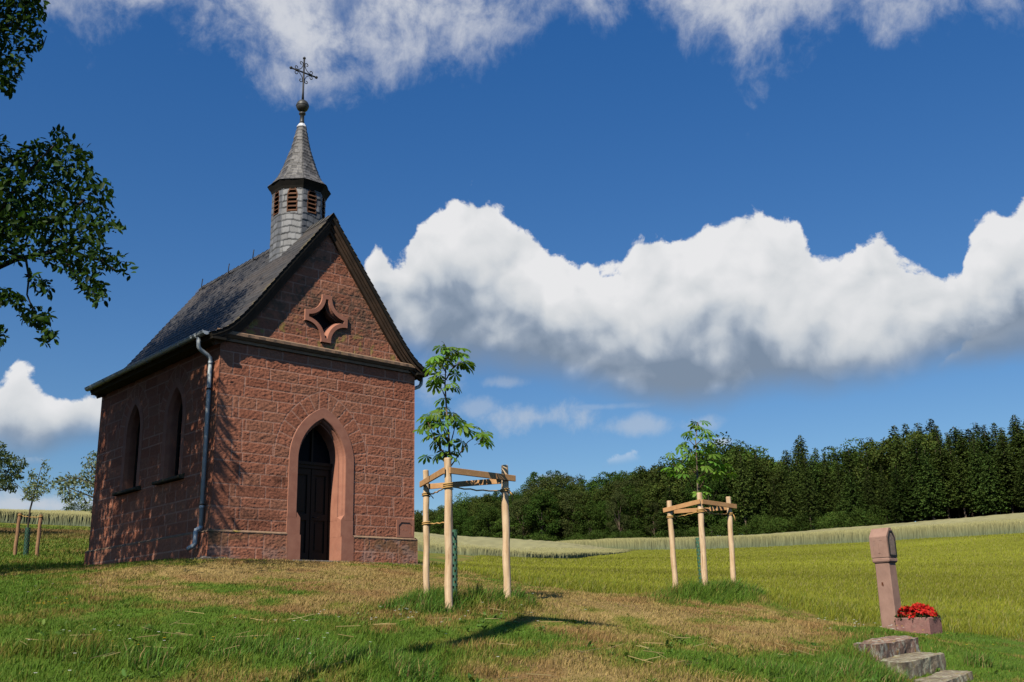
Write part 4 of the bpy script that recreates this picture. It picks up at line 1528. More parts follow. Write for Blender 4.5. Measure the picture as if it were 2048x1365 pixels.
def frame3(name, label, SL, SC_, SR, ry, rope_y, group, low=None):
    """three peeled posts: left, centre (nearest), right; ry = rail heights on the photo"""
    (lf, lt, lY, lr), (cf, ct, cY, cr), (rf, rt, rY, rr_) = SL, SC_, SR
    pl, pc, pr = (np.array(at(lf[0] + (lt[0] - lf[0]) * 0.9, ry[0], lY)), np.array(at(cf[0] + (ct[0] - cf[0]) * 0.9, ry[1], cY)), np.array(at(rf[0] + (rt[0] - rf[0]) * 0.9, ry[2], rY)))
    f = np.array([0, -1.0, 0])
    th = 0.026
    dl = (pc - pl) / np.linalg.norm(pc - pl)
    dr = (pr - pc) / np.linalg.norm(pr - pc)
    nl = np.cross(dl, (0, 0, 1.0))
    nl /= np.linalg.norm(nl)
    nr_ = np.cross(dr, (0, 0, 1.0))
    nr_ /= np.linalg.norm(nr_)
    a0 = pl + nl * (lr + th / 2 + 0.002) - dl * 0.09
    a1 = pc + nl * (cr + th / 2 + 0.002) + dl * 0.05
    b0 = pc + nr_ * (cr + th / 2 + 0.002) - dr * 0.03
    b1 = pr + nr_ * (rr_ + th / 2 + 0.002) + dr * 0.12
    c0, c1 = pl + np.array([lr * 0.2, lr + 0.02, -0.03]), pr + np.array([0, rr_ + 0.02, -0.02])
    rails = [(a0, a1, 0.075, th), (b0, b1, 0.075, th), (c0, c1, 0.070, th)]
    ropes = []
    ctr = []
    for (fp, tp, Y, r), y_ in zip((SL, SC_, SR), rope_y):
        t = (y_ - fp[1]) / (tp[1] - fp[1])
        c_ = at(fp[0] + (tp[0] - fp[0]) * t, y_, Y)
        ctr.append(c_)
        ropes.append((ring_pts(c_, r + 0.008, turns=2 if fp is not cf else 3), 0.0085))
    back = np.array([0, 0.03, 0])
    ropes.append((sag(ctr[0] + np.array([lr, 0.02, 0.005]), ctr[1] + np.array([-cr * 0.7, cr, 0]), 0.012), 0.009))
    ropes.append((sag(ctr[1] + np.array([cr * 0.7, cr, 0]), ctr[2] + np.array([-rr_, 0.0, 0]), 0.015), 0.009))
    q = ctr[2] + np.array([rr_ + 0.01, -0.01, 0])
    ropes.append(([tuple(q), tuple(q + np.array([0.025, 0.0, -0.05])), tuple(q + np.array([0.035, 0.01, -0.13]))], 0.009))
    q = ctr[0] + np.array([lr + 0.01, -0.01, 0])
    ropes.append(([tuple(q), tuple(q + np.array([0.03, 0.0, -0.03])), tuple(q + np.array([0.045, 0.01, -0.05]))], 0.006))
    if low:
        t = (low - lf[1]) / (lt[1] - lf[1])
        c_ = at(lf[0] + (lt[0] - lf[0]) * t, low, lY)
        ropes.append((ring_pts(c_, lr + 0.008), 0.0085))
        t2 = (low - 4 - cf[1]) / (ct[1] - cf[1])
        c2 = at(cf[0] + (ct[0] - cf[0]) * t2, low - 5, cY)
        ropes.append((sag(c_ + np.array([lr, 0.02, 0]), c2 + np.array([cr * 0.6, cr + 0.02, 0]), 0.004), 0.009))
    return stake_frame(name, label, (SL, SC_, SR), rails, ropes, M_POLE, M_RAIL, group)


frame3('tree_stakes', 'peeled wooden tree stakes with rails beside the chapel wall, nearer and larger frame',
       ((853, 1206), (852, 942), 13.0, 0.040), ((898, 1232), (896, 918), 11.85, 0.046), ((1015, 1206), (1009, 932), 12.5, 0.046), (968, 943, 957), (990, 973, 982), 'wooden stake frames around young trees', 1048)
frame3('tree_stakes', 'farther frame of peeled wooden tree stakes, standing at the meadow edge',
       ((1353, 1198), (1338, 1003), 17.4, 0.047), ((1412, 1196), (1399, 987), 16.9, 0.050), ((1469, 1192), (1457, 995), 17.4, 0.045), (1020, 1005, 1013), (1035, 1023, 1029), 'wooden stake frames around young trees')


def trunk_guard(label, p0, p1, Y, r0, group, mat=M_GUARD):
    a_, b_ = np.array(at(*p0, Y)), np.array(at(*p1, Y))
    na, nb = 24, 90
    th, tt = np.meshgrid(np.linspace(0, 2 * np.pi, na + 1), np.linspace(0, 1, nb + 1))
    c = a_[None, None] + (b_ - a_)[None, None] * tt[..., None]
    V = c + np.stack([np.cos(th) * r0, np.sin(th) * r0, th * 0], -1)
    i, j = np.meshgrid(np.arange(nb), np.arange(na), indexing='ij')
    hole = ((i % 6) < 3) & ((j + 2 * ((i // 6) % 2)) % 4 < 2)
    q = grid_faces(~hole, nb + 1, na + 1)
    z0 = V[..., 2].min()
    off = np.array([a_[0], a_[1], z0])
    Vc, q, _ = compact((V - off).reshape(-1, 3), q, {})
    o = link('trunk_guard', np_mesh('trunk_guard', Vc, [q]), mat, None, label=label, category='trunk guard', group=group)
    o.location = off
    return o


trunk_guard('green perforated plastic guard around the trunk behind the nearer stake frame', (909, 1222), (908, 1060), 12.28, 0.040, 'green plastic trunk guards')
trunk_guard('green perforated plastic guard inside the farther stake frame at the meadow edge', (1406, 1194), (1396, 1076), 17.3, 0.045, 'green plastic trunk guards')


def chestnut(name, label, base, Y, trunk, branches, spots, seed, lsz, group):
    rs = np.random.RandomState(seed)
    p0 = np.array(at(*base, Y))
    z0 = gz1(p0[0], p0[1])
    off = np.array([p0[0], p0[1], z0])
    T = thing(name, label, 'young tree', tuple(off), 0, group)
    b = MB()
    pts = [at(x, y, Y) - off for x, y, _ in trunk]
    pts[0][2] = -0.1
    b.tube([tuple(p) for p in pts], [r for _, _, r in trunk], 10)
    tr = b.build('trunk', M_BARK, T, smooth=True)
    for br in branches:
        b = MB()
        dd = br[0]
        P_ = [at(x, y, Y + dd * i / (len(br) - 2)) - off for i, (x, y) in enumerate(br[1:])]
        b.tube([tuple(p) for p in P_], [0.010 - 0.006 * i / (len(P_) - 1) for i in range(len(P_))], 6)
        b.build('branch', M_TWIG, T, smooth=True)
    pos, fw, up_, sz = [], [], [], []
    ax = np.array([at(x, y, Y) for x, y, _ in trunk])
    stem = MB()
    for (x, y, k) in spots:
        for _ in range(k):
            a_ = rs.uniform(0, 2 * np.pi)
            c = np.array(at(x + rs.normal(0, 5), y + rs.normal(0, 6), Y + rs.normal(0, 0.16)))
            i = np.argmin(np.abs(ax[:, 2] - (c[2] - 0.12)))
            o = c - ax[i]
            o[2] = 0
            f = np.array([math.cos(a_), math.sin(a_), 0]) * 0.5 + o / (np.linalg.norm(o) + 0.05) * 0.7 + np.array([0, 0, rs.uniform(-0.55, 0.05)])
            pos.append(c)
            fw.append(f)
            up_.append(np.array([rs.normal(0, 0.25), rs.normal(0, 0.25), 1.0]))
            sz.append(lsz * rs.uniform(0.7, 1.15))
            f = f / np.linalg.norm(f)
            stem.tube([tuple(c - off), tuple(c - off - f * 0.07 - np.array([0, 0, 0.01])), tuple(c - off - f * 0.12 - np.array([0, 0, 0.05]))], 0.0025, 4, False)
    pos, fw, up_, sz = np.array(pos) - off, np.array(fw), np.array(up_), np.array(sz)
    n_ = len(pos)
    col = vary(rs, (0.125, 0.245, 0.032), n_, 0.35, 0.22)
    cr = link('crown', leaves_mesh('crown', pos, fw, up_, sz, col, 'palm'), M_LEAF, T)
    so_ = stem.build('leaf_stalks', M_TWIG, cr)
    so_['kind'] = 'stuff'
    return T


chestnut('young_chestnut_tree', 'young chestnut with large drooping leaves in the nearer stake frame beside the chapel', (905, 1222), 12.3,
         [(905, 1222, 0.022), (904, 1100, 0.020), (902, 1000, 0.018), (899, 930, 0.016), (898, 880, 0.013), (893, 820, 0.011), (890, 770, 0.009), (893, 700, 0.005)],
         [(-0.2, (899, 925), (880, 895), (866, 870), (856, 845)), (0.1, (900, 935), (918, 910), (935, 885), (958, 868)), (0.25, (898, 900), (906, 870), (912, 845)), (-0.3, (897, 890), (884, 850), (876, 825)), (0.1, (893, 800), (882, 775)), (-0.1, (892, 760), (906, 735), (925, 722)), (0.2, (892, 745), (876, 720))],
         [(883, 692, 3), (900, 700, 4), (918, 708, 4), (930, 728, 3), (866, 716, 4), (872, 738, 4), (888, 722, 4), (906, 742, 3), (868, 765, 3), (890, 778, 3), (903, 770, 2), (880, 750, 3),
          (884, 806, 2), (858, 832, 4), (878, 822, 4), (896, 826, 4), (868, 848, 4), (850, 852, 3), (890, 845, 4), (910, 838, 4), (922, 850, 3), (944, 862, 4), (964, 868, 4), (972, 878, 3), (955, 886, 1), (878, 876, 3), (866, 872, 2), (895, 880, 3), (872, 905, 2), (890, 902, 3), (905, 898, 3), (915, 885, 1), (862, 912, 1)],
         5, 0.150, 'young chestnut trees')
chestnut('young_chestnut_tree', 'young slim-topped chestnut in the farther stake frame at the meadow edge', (1408, 1192), 17.35,
         [(1408, 1192, 0.026), (1403, 1100, 0.024), (1398, 1010, 0.020), (1395, 960, 0.017), (1393, 910, 0.012), (1391, 880, 0.009), (1396, 845, 0.005)],
         [(-0.3, (1393, 990), (1378, 960), (1360, 940), (1345, 928)), (0.3, (1395, 985), (1412, 955), (1436, 935), (1455, 930)), (0.4, (1394, 950), (1376, 930)), (-0.4, (1394, 960), (1416, 940), (1428, 940)), (0.1, (1392, 895), (1378, 880)), (0.1, (1392, 890), (1412, 872))],
         [(1384, 848, 3), (1398, 848, 3), (1414, 862, 3), (1420, 880, 3), (1380, 868, 3), (1370, 888, 3), (1395, 880, 3), (1410, 896, 3), (1424, 906, 3), (1374, 906, 3), (1392, 904, 3), (1400, 922, 2), (1384, 930, 2), (1345, 918, 3), (1358, 928, 3), (1340, 936, 2), (1404, 926, 3), (1440, 918, 3), (1452, 934, 3), (1462, 942, 2), (1426, 940, 3), (1400, 958, 2), (1370, 946, 3), (1392, 982, 2), (1352, 946, 2), (1414, 984, 2), (1430, 928, 2), (1380, 915, 2)],
         6, 0.165, 'young chestnut trees')

# ------------------------------------------------------------------ left: small staked sapling and orchard trees
stake_frame('tree_stakes', 'two weathered stakes with a string between them on the slope left of the chapel',
            (((29, 1112), (40, 1027), 30.0, 0.052), ((73, 1114), (82, 1030), 30.0, 0.052)), [],
            [(sag(at(40, 1031, 30.0), at(82, 1034, 30.0), 0.03), 0.010), (ring_pts(at(40, 1031, 30.0), 0.056), 0.009), (ring_pts(at(82, 1034, 30.0), 0.056), 0.009)], M_OLDPOLE, M_OLDPOLE, None)
trunk_guard('dark green trunk guard between the two weathered stakes on the left slope', (51, 1116), (56, 1056), 30.0, 0.075, 'green plastic trunk guards', M_GUARD2)


def px_tree(name, label, cat, base, Y, trunk, limbs, polys, n, lsz, col, seed, dspread, kind='ellipse', mat=None, group=None, gap=0.45, bark=None, gscale=26.0, flat=0.5):
    """tree whose crown fills given outlines seen from here, spread over real depth"""
    rs = np.random.RandomState(seed)
    p0 = np.array(at(*base, Y))
    off = np.array([p0[0], p0[1], gz1(p0[0], p0[1])])
    T = thing(name, label, cat, tuple(off), 0, group)
    b = MB()
    P_ = [at(x, y, Y) - off for x, y, _ in trunk]
    P_[0][2] = -0.3
    b.tube([tuple(p) for p in P_], [r for _, _, r in trunk], 10)
    b.build('trunk', bark or M_BARK2, T, smooth=True)
    for lm in limbs:
        b = MB()
        dd, r0 = lm[0], lm[1]
        Q_ = [at(x, y, Y + dd * (i / max(1, len(lm) - 3))) - off for i, (x, y) in enumerate(lm[2:])]
        b.tube([tuple(p) for p in Q_], [r0 * (1 - 0.75 * i / (len(Q_) - 1)) for i in range(len(Q_))], 6)
        b.build('branch', bark or M_BARK2, T, smooth=True)
    PX, PY, DD = [], [], []
    for poly in polys:
        pa = np.asarray(poly, float)
        x0, y0 = pa.min(0)
        x1, y1 = pa.max(0)
        ar = 0.5 * abs(np.dot(pa[:, 0], np.roll(pa[:, 1], 1)) - np.dot(pa[:, 1], np.roll(pa[:, 0], 1)))
        m_ = int(n * ar / sum(0.5 * abs(np.dot(np.array(q)[:, 0], np.roll(np.array(q)[:, 1], 1)) - np.dot(np.array(q)[:, 1], np.roll(np.array(q)[:, 0], 1))) for q in polys))
        got = 0
        while got < m_:
            x, y = rs.uniform(x0 - 6, x1 + 6, m_ * 2), rs.uniform(y0 - 6, y1 + 6, m_ * 2)
            d = rs.normal(0, dspread, m_ * 2)
            jit = (fbm(x / 9, y / 9, 2, seed + 3) - 0.5) * 26
            k = in_poly(x + jit, y + jit * 0.7, pa) & (fbm(x / gscale + d * 1.3, y / gscale, 3, seed) > gap - 0.06 + 0.12 * rs.rand(m_ * 2))
            x, y, d = x[k][:m_ - got], y[k][:m_ - got], d[k][:m_ - got]
            PX.append(x)
            PY.append(y)
            DD.append(d)
            got += len(x)
    x, y, d = np.concatenate(PX), np.concatenate(PY), np.concatenate(DD)
    ray_ = ((x - 1024) / F_PX)[:, None] * R2 - ((y - 682.5) / F_PX)[:, None] * U2 + FW
    pos = ray_ * ((Y + d) / ray_[:, 1])[:, None] - off
    n_ = len(pos)
    fw = rand_dirs(rs, n_, -0.4)
    up_ = rand_dirs(rs, n_, 1.2)
    return T, off, pos, fw, up_, lsz * rs.uniform(0.6, 1.25, n_), vary(rs, col, n_, 0.4, 0.2), rs


def finish_tree(t, kind, mat, extra=None):
    T, off, pos, fw, up_, sz, col, rs = t
    if extra is not None:
        e = extra
        pos, fw, up_, sz, col = [np.concatenate([a, b_]) for a, b_ in zip((pos, fw, up_, sz, col), e)]
    link('crown', leaves_mesh('crown', pos, fw, up_, sz, col, kind), mat, T)
    return T


finish_tree(px_tree('young_fruit_tree', 'small fruit sapling with pale leaves tied between the two weathered stakes', 'young tree', (51, 1116), 30.0,
                    [(51, 1116, 0.035), (55, 1060, 0.030), (60, 1020, 0.026), (66, 998, 0.024), (72, 975, 0.016), (80, 945, 0.010), (87, 925, 0.005)],
                    [(-0.3, 0.014, (66, 998), (50, 985), (30, 965)), (0.3, 0.014, (67, 995), (85, 985), (98, 965)), (0.1, 0.012, (70, 985), (66, 950), (62, 935)), (-0.2, 0.010, (66, 998), (55, 1000), (40, 990))],
                    [[(80, 922), (92, 918), (96, 935), (90, 960), (103, 955), (104, 972), (92, 985), (78, 1000), (66, 1002), (52, 998), (40, 1000), (48, 985), (46, 965), (58, 975), (56, 945), (66, 936), (74, 962), (82, 945)]],
                    900, 0.085, (0.13, 0.165, 0.055), 31, 0.35, gap=0.42), 'ellipse', M_LEAFO)
finish_tree(px_tree('orchard_tree', 'orchard tree with a dense dark crown cut off by the left edge of the slope', 'tree', (-70, 1092), 44.0,
                    [(-70, 1092, 0.16), (-68, 1040, 0.13), (-60, 1000, 0.12), (-50, 960, 0.09), (-30, 920, 0.05)],
                    [(1.0, 0.06, (-60, 1000), (-20, 975), (20, 955), (50, 930)), (-1.0, 0.06, (-60, 990), (-20, 950), (0, 905)), (1, 0.06, (-60, 1000), (-110, 960), (-160, 930)), (0.5, 0.05, (-55, 960), (-80, 900)), (-0.5, 0.04, (-60, 1000), (-20, 985), (20, 978))],
                    [[(-220, 960), (-170, 890), (-110, 850), (-50, 850), (-5, 880), (10, 888), (14, 908), (30, 912), (56, 920), (58, 938), (40, 945), (46, 958), (30, 965), (26, 985), (8, 978), (-10, 990), (-60, 985), (-120, 1000), (-190, 995)]],
                    9000, 0.16, (0.055, 0.085, 0.025), 32, 1.1, gap=0.40), 'ellipse', M_LEAFO)
finish_tree(px_tree('orchard_tree', 'loose greyish fruit tree half hidden behind the far corner of the chapel', 'tree', (232, 1080), 38.0,
                    [(232, 1080, 0.11), (228, 1030, 0.09), (222, 990, 0.08), (212, 950, 0.05), (195, 920, 0.02)],
                    [(0.6, 0.05, (228, 1020), (200, 1000), (160, 985), (118, 968)), (-0.6, 0.05, (224, 1000), (190, 970), (150, 955), (125, 962)), (0.3, 0.04, (220, 980), (190, 945), (172, 915)), (0.3, 0.04, (222, 985), (250, 950), (270, 925)), (-0.4, 0.03, (228, 1030), (205, 1020), (190, 1025)), (0.5, 0.04, (226, 1010), (262, 985), (290, 970))],
                    [[(178, 903), (200, 900), (230, 895), (270, 915), (310, 950), (310, 985), (270, 1010), (240, 1030), (205, 1036), (185, 1022), (160, 1015), (142, 1012), (126, 1002), (112, 985), (110, 962), (122, 955), (128, 948), (150, 948), (160, 930), (168, 912)]],
                    3400, 0.13, (0.105, 0.135, 0.060), 33, 0.9, gap=0.47), 'ellipse', M_LEAFO)

# ------------------------------------------------------------------ the big walnut whose boughs hang in from the left and shade the long wall
WY = 15.8
walnut = px_tree('walnut_tree', 'large walnut tree with dark boughs hanging into the sky left of the chapel', 'tree', (-560, 1215), 15.4,
                 [(-560, 1215, 0.34), (-555, 1080, 0.28), (-540, 950, 0.25), (-530, 850, 0.23), (-520, 700, 0.20), (-500, 480, 0.16), (-470, 250, 0.11), (-440, 0, 0.06)],
                 [(0.6, 0.10, (-520, 760), (-380, 660), (-220, 560), (-90, 500), (20, 470), (110, 440), (170, 400)), (0.4, 0.07, (-300, 610), (-160, 590), (-60, 560), (30, 520), (120, 500), (200, 520), (235, 545)),
                  (-0.6, 0.05, (-90, 500), (0, 420), (60, 340), (110, 290)), (0.8, 0.10, (-500, 560), (-330, 330), (-180, 180), (-60, 90), (20, 50), (70, 70)), (0.1, 0.028, (20, 505), (52, 520), (58, 555), (54, 590), (66, 620), (84, 650)), (-0.2, 0.022, (110, 500), (145, 540), (165, 570), (190, 590)),
                  (-0.8, 0.10, (-520, 700), (-640, 500), (-760, 300)), (2.0, 0.10, (-510, 600), (-420, 350), (-330, 50), (-250, -200)), (-1.5, 0.10, (-520, 720), (-480, 500), (-520, 200)), (2.0, 0.09, (-520, 740), (-340, 650), (-160, 640), (-40, 620), (0, 605)), (0.2, 0.02, (60, 90), (85, 95), (93, 72)), (0.4, 0.03, (-60, 620), (-20, 650), (-5, 680))],
                 [[(-60, 262), (0, 262), (22, 300), (60, 285), (92, 282), (118, 255), (130, 268), (160, 290), (192, 306), (168, 325), (222, 372), (228, 400), (205, 402), (248, 452), (236, 470), (215, 462), (205, 490), (252, 520), (262, 552), (235, 540), (200, 538), (214, 598), (190, 600), (160, 590), (150, 560), (120, 535), (80, 520), (40, 512), (0, 530), (-60, 540)],
                  [(-60, -60), (70, -60), (88, 30), (82, 60), (96, 78), (70, 100), (46, 112), (44, 150), (22, 188), (0, 176), (-60, 180)],
                  [(48, 612), (70, 610), (98, 622), (104, 650), (106, 688), (84, 690), (78, 660), (52, 645), (42, 640)],
                  [(-60, 570), (0, 572), (26, 585), (48, 590), (40, 612), (22, 604), (0, 612), (-60, 600)],
                  [(58, 545), (100, 560), (98, 585), (76, 590)],
                  [(-40, 640), (0, 645), (12, 672), (4, 700), (-40, 690)]],
                 9000, 0.128, (0.026, 0.058, 0.009), 35, 1.0, gap=0.36, gscale=26.0)
rs = walnut[7]


def off_front(P, rs):
    # which leaves keep clear of the sun's path to the gable front
    c_2, s_2 = math.cos(CH_RZ), math.sin(CH_RZ)
    dx_, dy_ = P[:, 0] + 5.51, P[:, 1] - 18.336
    lu, lv = dx_ * c_2 + dy_ * s_2, -dx_ * s_2 + dy_ * c_2
    su, sv = sdir.x * c_2 + sdir.y * s_2, -sdir.x * s_2 + sdir.y * c_2
    t_ = lv / sv
    hu, hz_ = lu - t_ * su, P[:, 2] - t_ * sdir.z - 1.75
    return ~((t_ > 0) & (hu > 0.05 + 0.55 * rs.rand(len(P)) ** 2.5) & (hu < 5.0) & (hz_ > -1.2) & (hz_ < 7.5))


_k = off_front(walnut[2] + walnut[1], rs)
walnut = walnut[:2] + tuple(a[_k] for a in walnut[2:7]) + (rs,)
# the part of the crown beyond the frame: leaf clumps through the crown's volume, thinner at the edges
off = walnut[1]
N_ = 46000
cc = rs.normal(size=(N_ // 55, 3))
cc /= np.linalg.norm(cc, axis=1, keepdims=True)
cc = cc * (0.35 + 0.62 * rs.rand(len(cc), 1) ** 0.5) * np.array([4.6, 4.6, 5.0]) + np.array([-11.6, 15.6, 8.2])
c2 = rs.normal(size=(330, 3))  # extra unseen clumps added high up to shade the roof slope
c2 = c2 / np.linalg.norm(c2, axis=1, keepdims=True) * (rs.rand(330, 1) ** 0.4) * np.array([2.2, 2.4, 1.7]) + np.array([-10.3, 14.6, 11.6])
# unseen clumps added to shade the long wall, its roof slope and the turret foot
n3_ = 190
uu_, vv_, ww_ = np.where(rs.rand(n3_) < 0.22, 0.0, 1.0), rs.uniform(0.2, 5.9, n3_), rs.rand(n3_)
lz_ = np.where(uu_ < 0.5, ww_ * 3.6, 3.6 + ww_ * 3.0)
lu_ = np.where(uu_ < 0.5, 0.0, -0.3 + ww_ * 2.3)
c_1, s_1 = math.cos(CH_RZ), math.sin(CH_RZ)
W_ = np.stack([-5.51 + lu_ * c_1 - vv_ * s_1, 18.336 + lu_ * s_1 + vv_ * c_1, 1.75 + lz_], -1)
c3 = W_ + np.array(tuple(sdir))[None] * rs.uniform(5.5, 10.5, (n3_, 1))
c3 = c3[~((uu_ > 0.5) & (vv_ < 1.9 + 0.8 * rs.rand(n3_))) & ~((uu_ < 0.5) & (vv_ < 1.0))]
cc = np.concatenate([cc, c2, c3])
P_ = (cc[:, None, :] + rs.normal(0, 0.30, (len(cc), 55, 3))).reshape(-1, 3)
wv_ = P_ @ FW
qx = 1024 + F_PX * (P_ @ R2) / wv_
qy = 682.5 - F_PX * (P_ @ U2) / wv_
P_ = P_[(qx < -25) | (qy < -40)]
P_ = P_[off_front(P_, rs)]
# unseen leaves of the crown, the added shade clumps included
P_ = P_ - off
ne = len(P_)
extra = (P_, rand_dirs(rs, ne, -0.4), rand_dirs(rs, ne, 1.2), 0.15 * rs.uniform(0.7, 1.2, ne), vary(rs, (0.024, 0.052, 0.008), ne, 0.4, 0.2))
finish_tree(walnut, 'ellipse', M_LEAFW, extra)

# ------------------------------------------------------------------ the wood beyond the fields
def broadleaf_proto(seed, H, Wd, n=13000, base=(0.042, 0.074, 0.011)):
    rs = np.random.RandomState(seed)
    nl = 70
    th, ph = rs.uniform(0, 2 * np.pi, nl), np.arccos(rs.uniform(-0.95, 1, nl))
    rad = 0.60 + 0.30 * rs.rand(nl)
    lc = np.stack([np.sin(ph) * np.cos(th) * Wd / 2 * rad, np.sin(ph) * np.sin(th) * Wd / 2 * rad, H * 0.53 + np.cos(ph) * H * 0.44 * rad], -1)
    lr = rs.uniform(0.07, 0.19, nl) * Wd
    i = rs.randint(0, nl, n)
    d = rand_dirs(rs, n, 0.35)
    pos = lc[i] + d * lr[i, None] * (0.65 + 0.42 * rs.rand(n, 1)) * np.array([1, 1, 0.85])
    nrm = d + rs.normal(0, 0.55, (n, 3))
    fw = np.cross(nrm, rand_dirs(rs, n))
    col = vary(rs, base, n, 0.35, 0.2) * (0.82 + 0.36 * rs.rand(nl)[i])[:, None]
    me = leaves_mesh('crown', pos, fw, nrm, rs.uniform(0.17, 0.36, n) * Wd / 8.0, col, 'diamond')
    b = MB()
    b.tube([(0, 0, -1.0), (0.1, 0, H * 0.2), (0, 0.1, H * 0.6)], [0.26, 0.22, 0.08], 7)
    for k in range(5):
        a_ = rs.uniform(0, 6.28)
        b.tube([(0, 0, H * (0.22 + 0.05 * k)), (math.cos(a_) * Wd * 0.2, math.sin(a_) * Wd * 0.2, H * (0.42 + 0.06 * k))], [0.09, 0.04], 5)
    return me, b


def conifer_proto(seed, H, Wd, bare=0.22, base=(0.044, 0.066, 0.013)):
    rs = np.random.RandomState(seed)
    pos, fw, nm, sz, cl = [], [], [], [], []
    z = H * bare
    while z < H * 0.995:
        t = (z / H - bare) / (1 - bare)
        L = Wd / 2 * min(1.0, (1 - t) * 1.6) ** 0.9 * (0.75 + 0.25 * min(1, t * 5)) + 0.14
        nb = max(5, int(11 * (1 - 0.4 * t)))
        a0 = rs.uniform(0, 6.28)
        for k in range(nb):
            a_ = a0 + 2 * np.pi * k / nb + rs.normal(0, 0.2)
            Lb = L * rs.uniform(0.55, 1.18)
            dirv_ = np.array([math.cos(a_), math.sin(a_), 0])
            m_ = max(2, int(Lb / 0.115))
            tone = rs.uniform(0.7, 1.3)
            for i in range(m_):
                u = (i + rs.rand()) / m_
                p = dirv_ * Lb * u + np.array([rs.normal(0, 0.10), rs.normal(0, 0.10), z - 0.30 * Lb * u * u + 0.10 * Lb * u ** 4 + rs.normal(0, 0.06)])
                pos.append(p)
                fw.append(dirv_ * 0.8 + np.array([rs.normal(0, 0.55), rs.normal(0, 0.55), -0.45 + rs.normal(0, 0.25)]))
                nm.append(np.array([rs.normal(0, 0.5), rs.normal(0, 0.5), 1.0]))
                sz.append(rs.uniform(0.26, 0.58) * (1 - 0.2 * t))
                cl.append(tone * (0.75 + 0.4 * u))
        z += H * 0.020 * rs.uniform(0.8, 1.25) * (1 - 0.35 * t)
    n = len(pos)
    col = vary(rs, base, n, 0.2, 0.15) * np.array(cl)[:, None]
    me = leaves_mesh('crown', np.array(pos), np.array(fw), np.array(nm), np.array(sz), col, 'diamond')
    b = MB()
    b.tube([(0, 0, -1.0), (0, 0, H * 0.5), (0, 0, H)], [0.21, 0.14, 0.02], 7)
    return me, b


PROTO = {}
for k_, (fn, args) in {'leafy0': (broadleaf_proto, (101, 14, 9.5)), 'leafy1': (broadleaf_proto, (102, 15, 8.5, 13000, (0.034, 0.068, 0.010))), 'leafy2': (broadleaf_proto, (103, 13, 9.0, 12000, (0.050, 0.072, 0.013))),
                       'birch': (broadleaf_proto, (104, 15, 6.5, 9000, (0.060, 0.078, 0.022))),
                       'spruce0': (conifer_proto, (111, 19, 6.2)), 'spruce1': (conifer_proto, (112, 20, 5.4, 0.28)), 'spruce2': (conifer_proto, (113, 18, 6.6, 0.18, (0.036, 0.062, 0.012)))}.items():
    me, tb = fn(*args)
    me.materials.append(M_FOR)
    tm = bpy.data.meshes.new('trunk')
    tm.from_pydata(tb.v, [], tb.f)
    tm.materials.append(M_BARK3 if k_[0] in 'sb' else M_BARK2)
    PROTO[k_] = (me, tm, args[1])

SKY = [(700, 1040), (830, 1014), (880, 1008), (905, 1000), (950, 985), (1000, 976), (1040, 962), (1080, 936), (1110, 922), (1150, 930), (1180, 945), (1220, 936), (1260, 920), (1300, 926), (1340, 916), (1380, 905), (1420, 892), (1450, 880), (1482, 862), (1512, 878), (1532, 900), (1560, 892), (1600, 886), (1630, 864), (1662, 882), (1690, 880), (1720, 886), (1762, 866), (1800, 858), (1812, 850), (1850, 852), (1900, 844), (1950, 848), (2000, 830), (2032, 822), (2060, 830), (2250, 815), (2500, 800)]
BAS = [(700, 1092), (835, 1098), (1020, 1108), (1250, 1092), (1450, 1080), (1600, 1073), (1850, 1056), (2048, 1040), (2300, 1022), (2500, 1010)]
SKYa, BASa = np.array(SKY, float), np.array(BAS, float)
rs = np.random.RandomState(50)
KINDLAB = {'leafy': 'leafy dark green broadleaf tree standing in the edge of the wood behind the meadow', 'birch': 'slim loose-crowned birch standing in the edge of the wood behind the meadow', 'spruce': 'tall dark spruce standing in the conifer part of the wood on the right'}
KGROUP = {'leafy': 'broadleaf trees of the wood', 'birch': 'birches of the wood', 'spruce': 'spruces of the wood'}
rows = [(0, 0.55, 0.86, 30), (5, 0.74, 0.93, 30), (11, 0.78, 1.02, 30), (17, 0.88, 1.06, 32), (9, 0.22, 0.42, 24), (21, 0.30, 0.60, 30)]
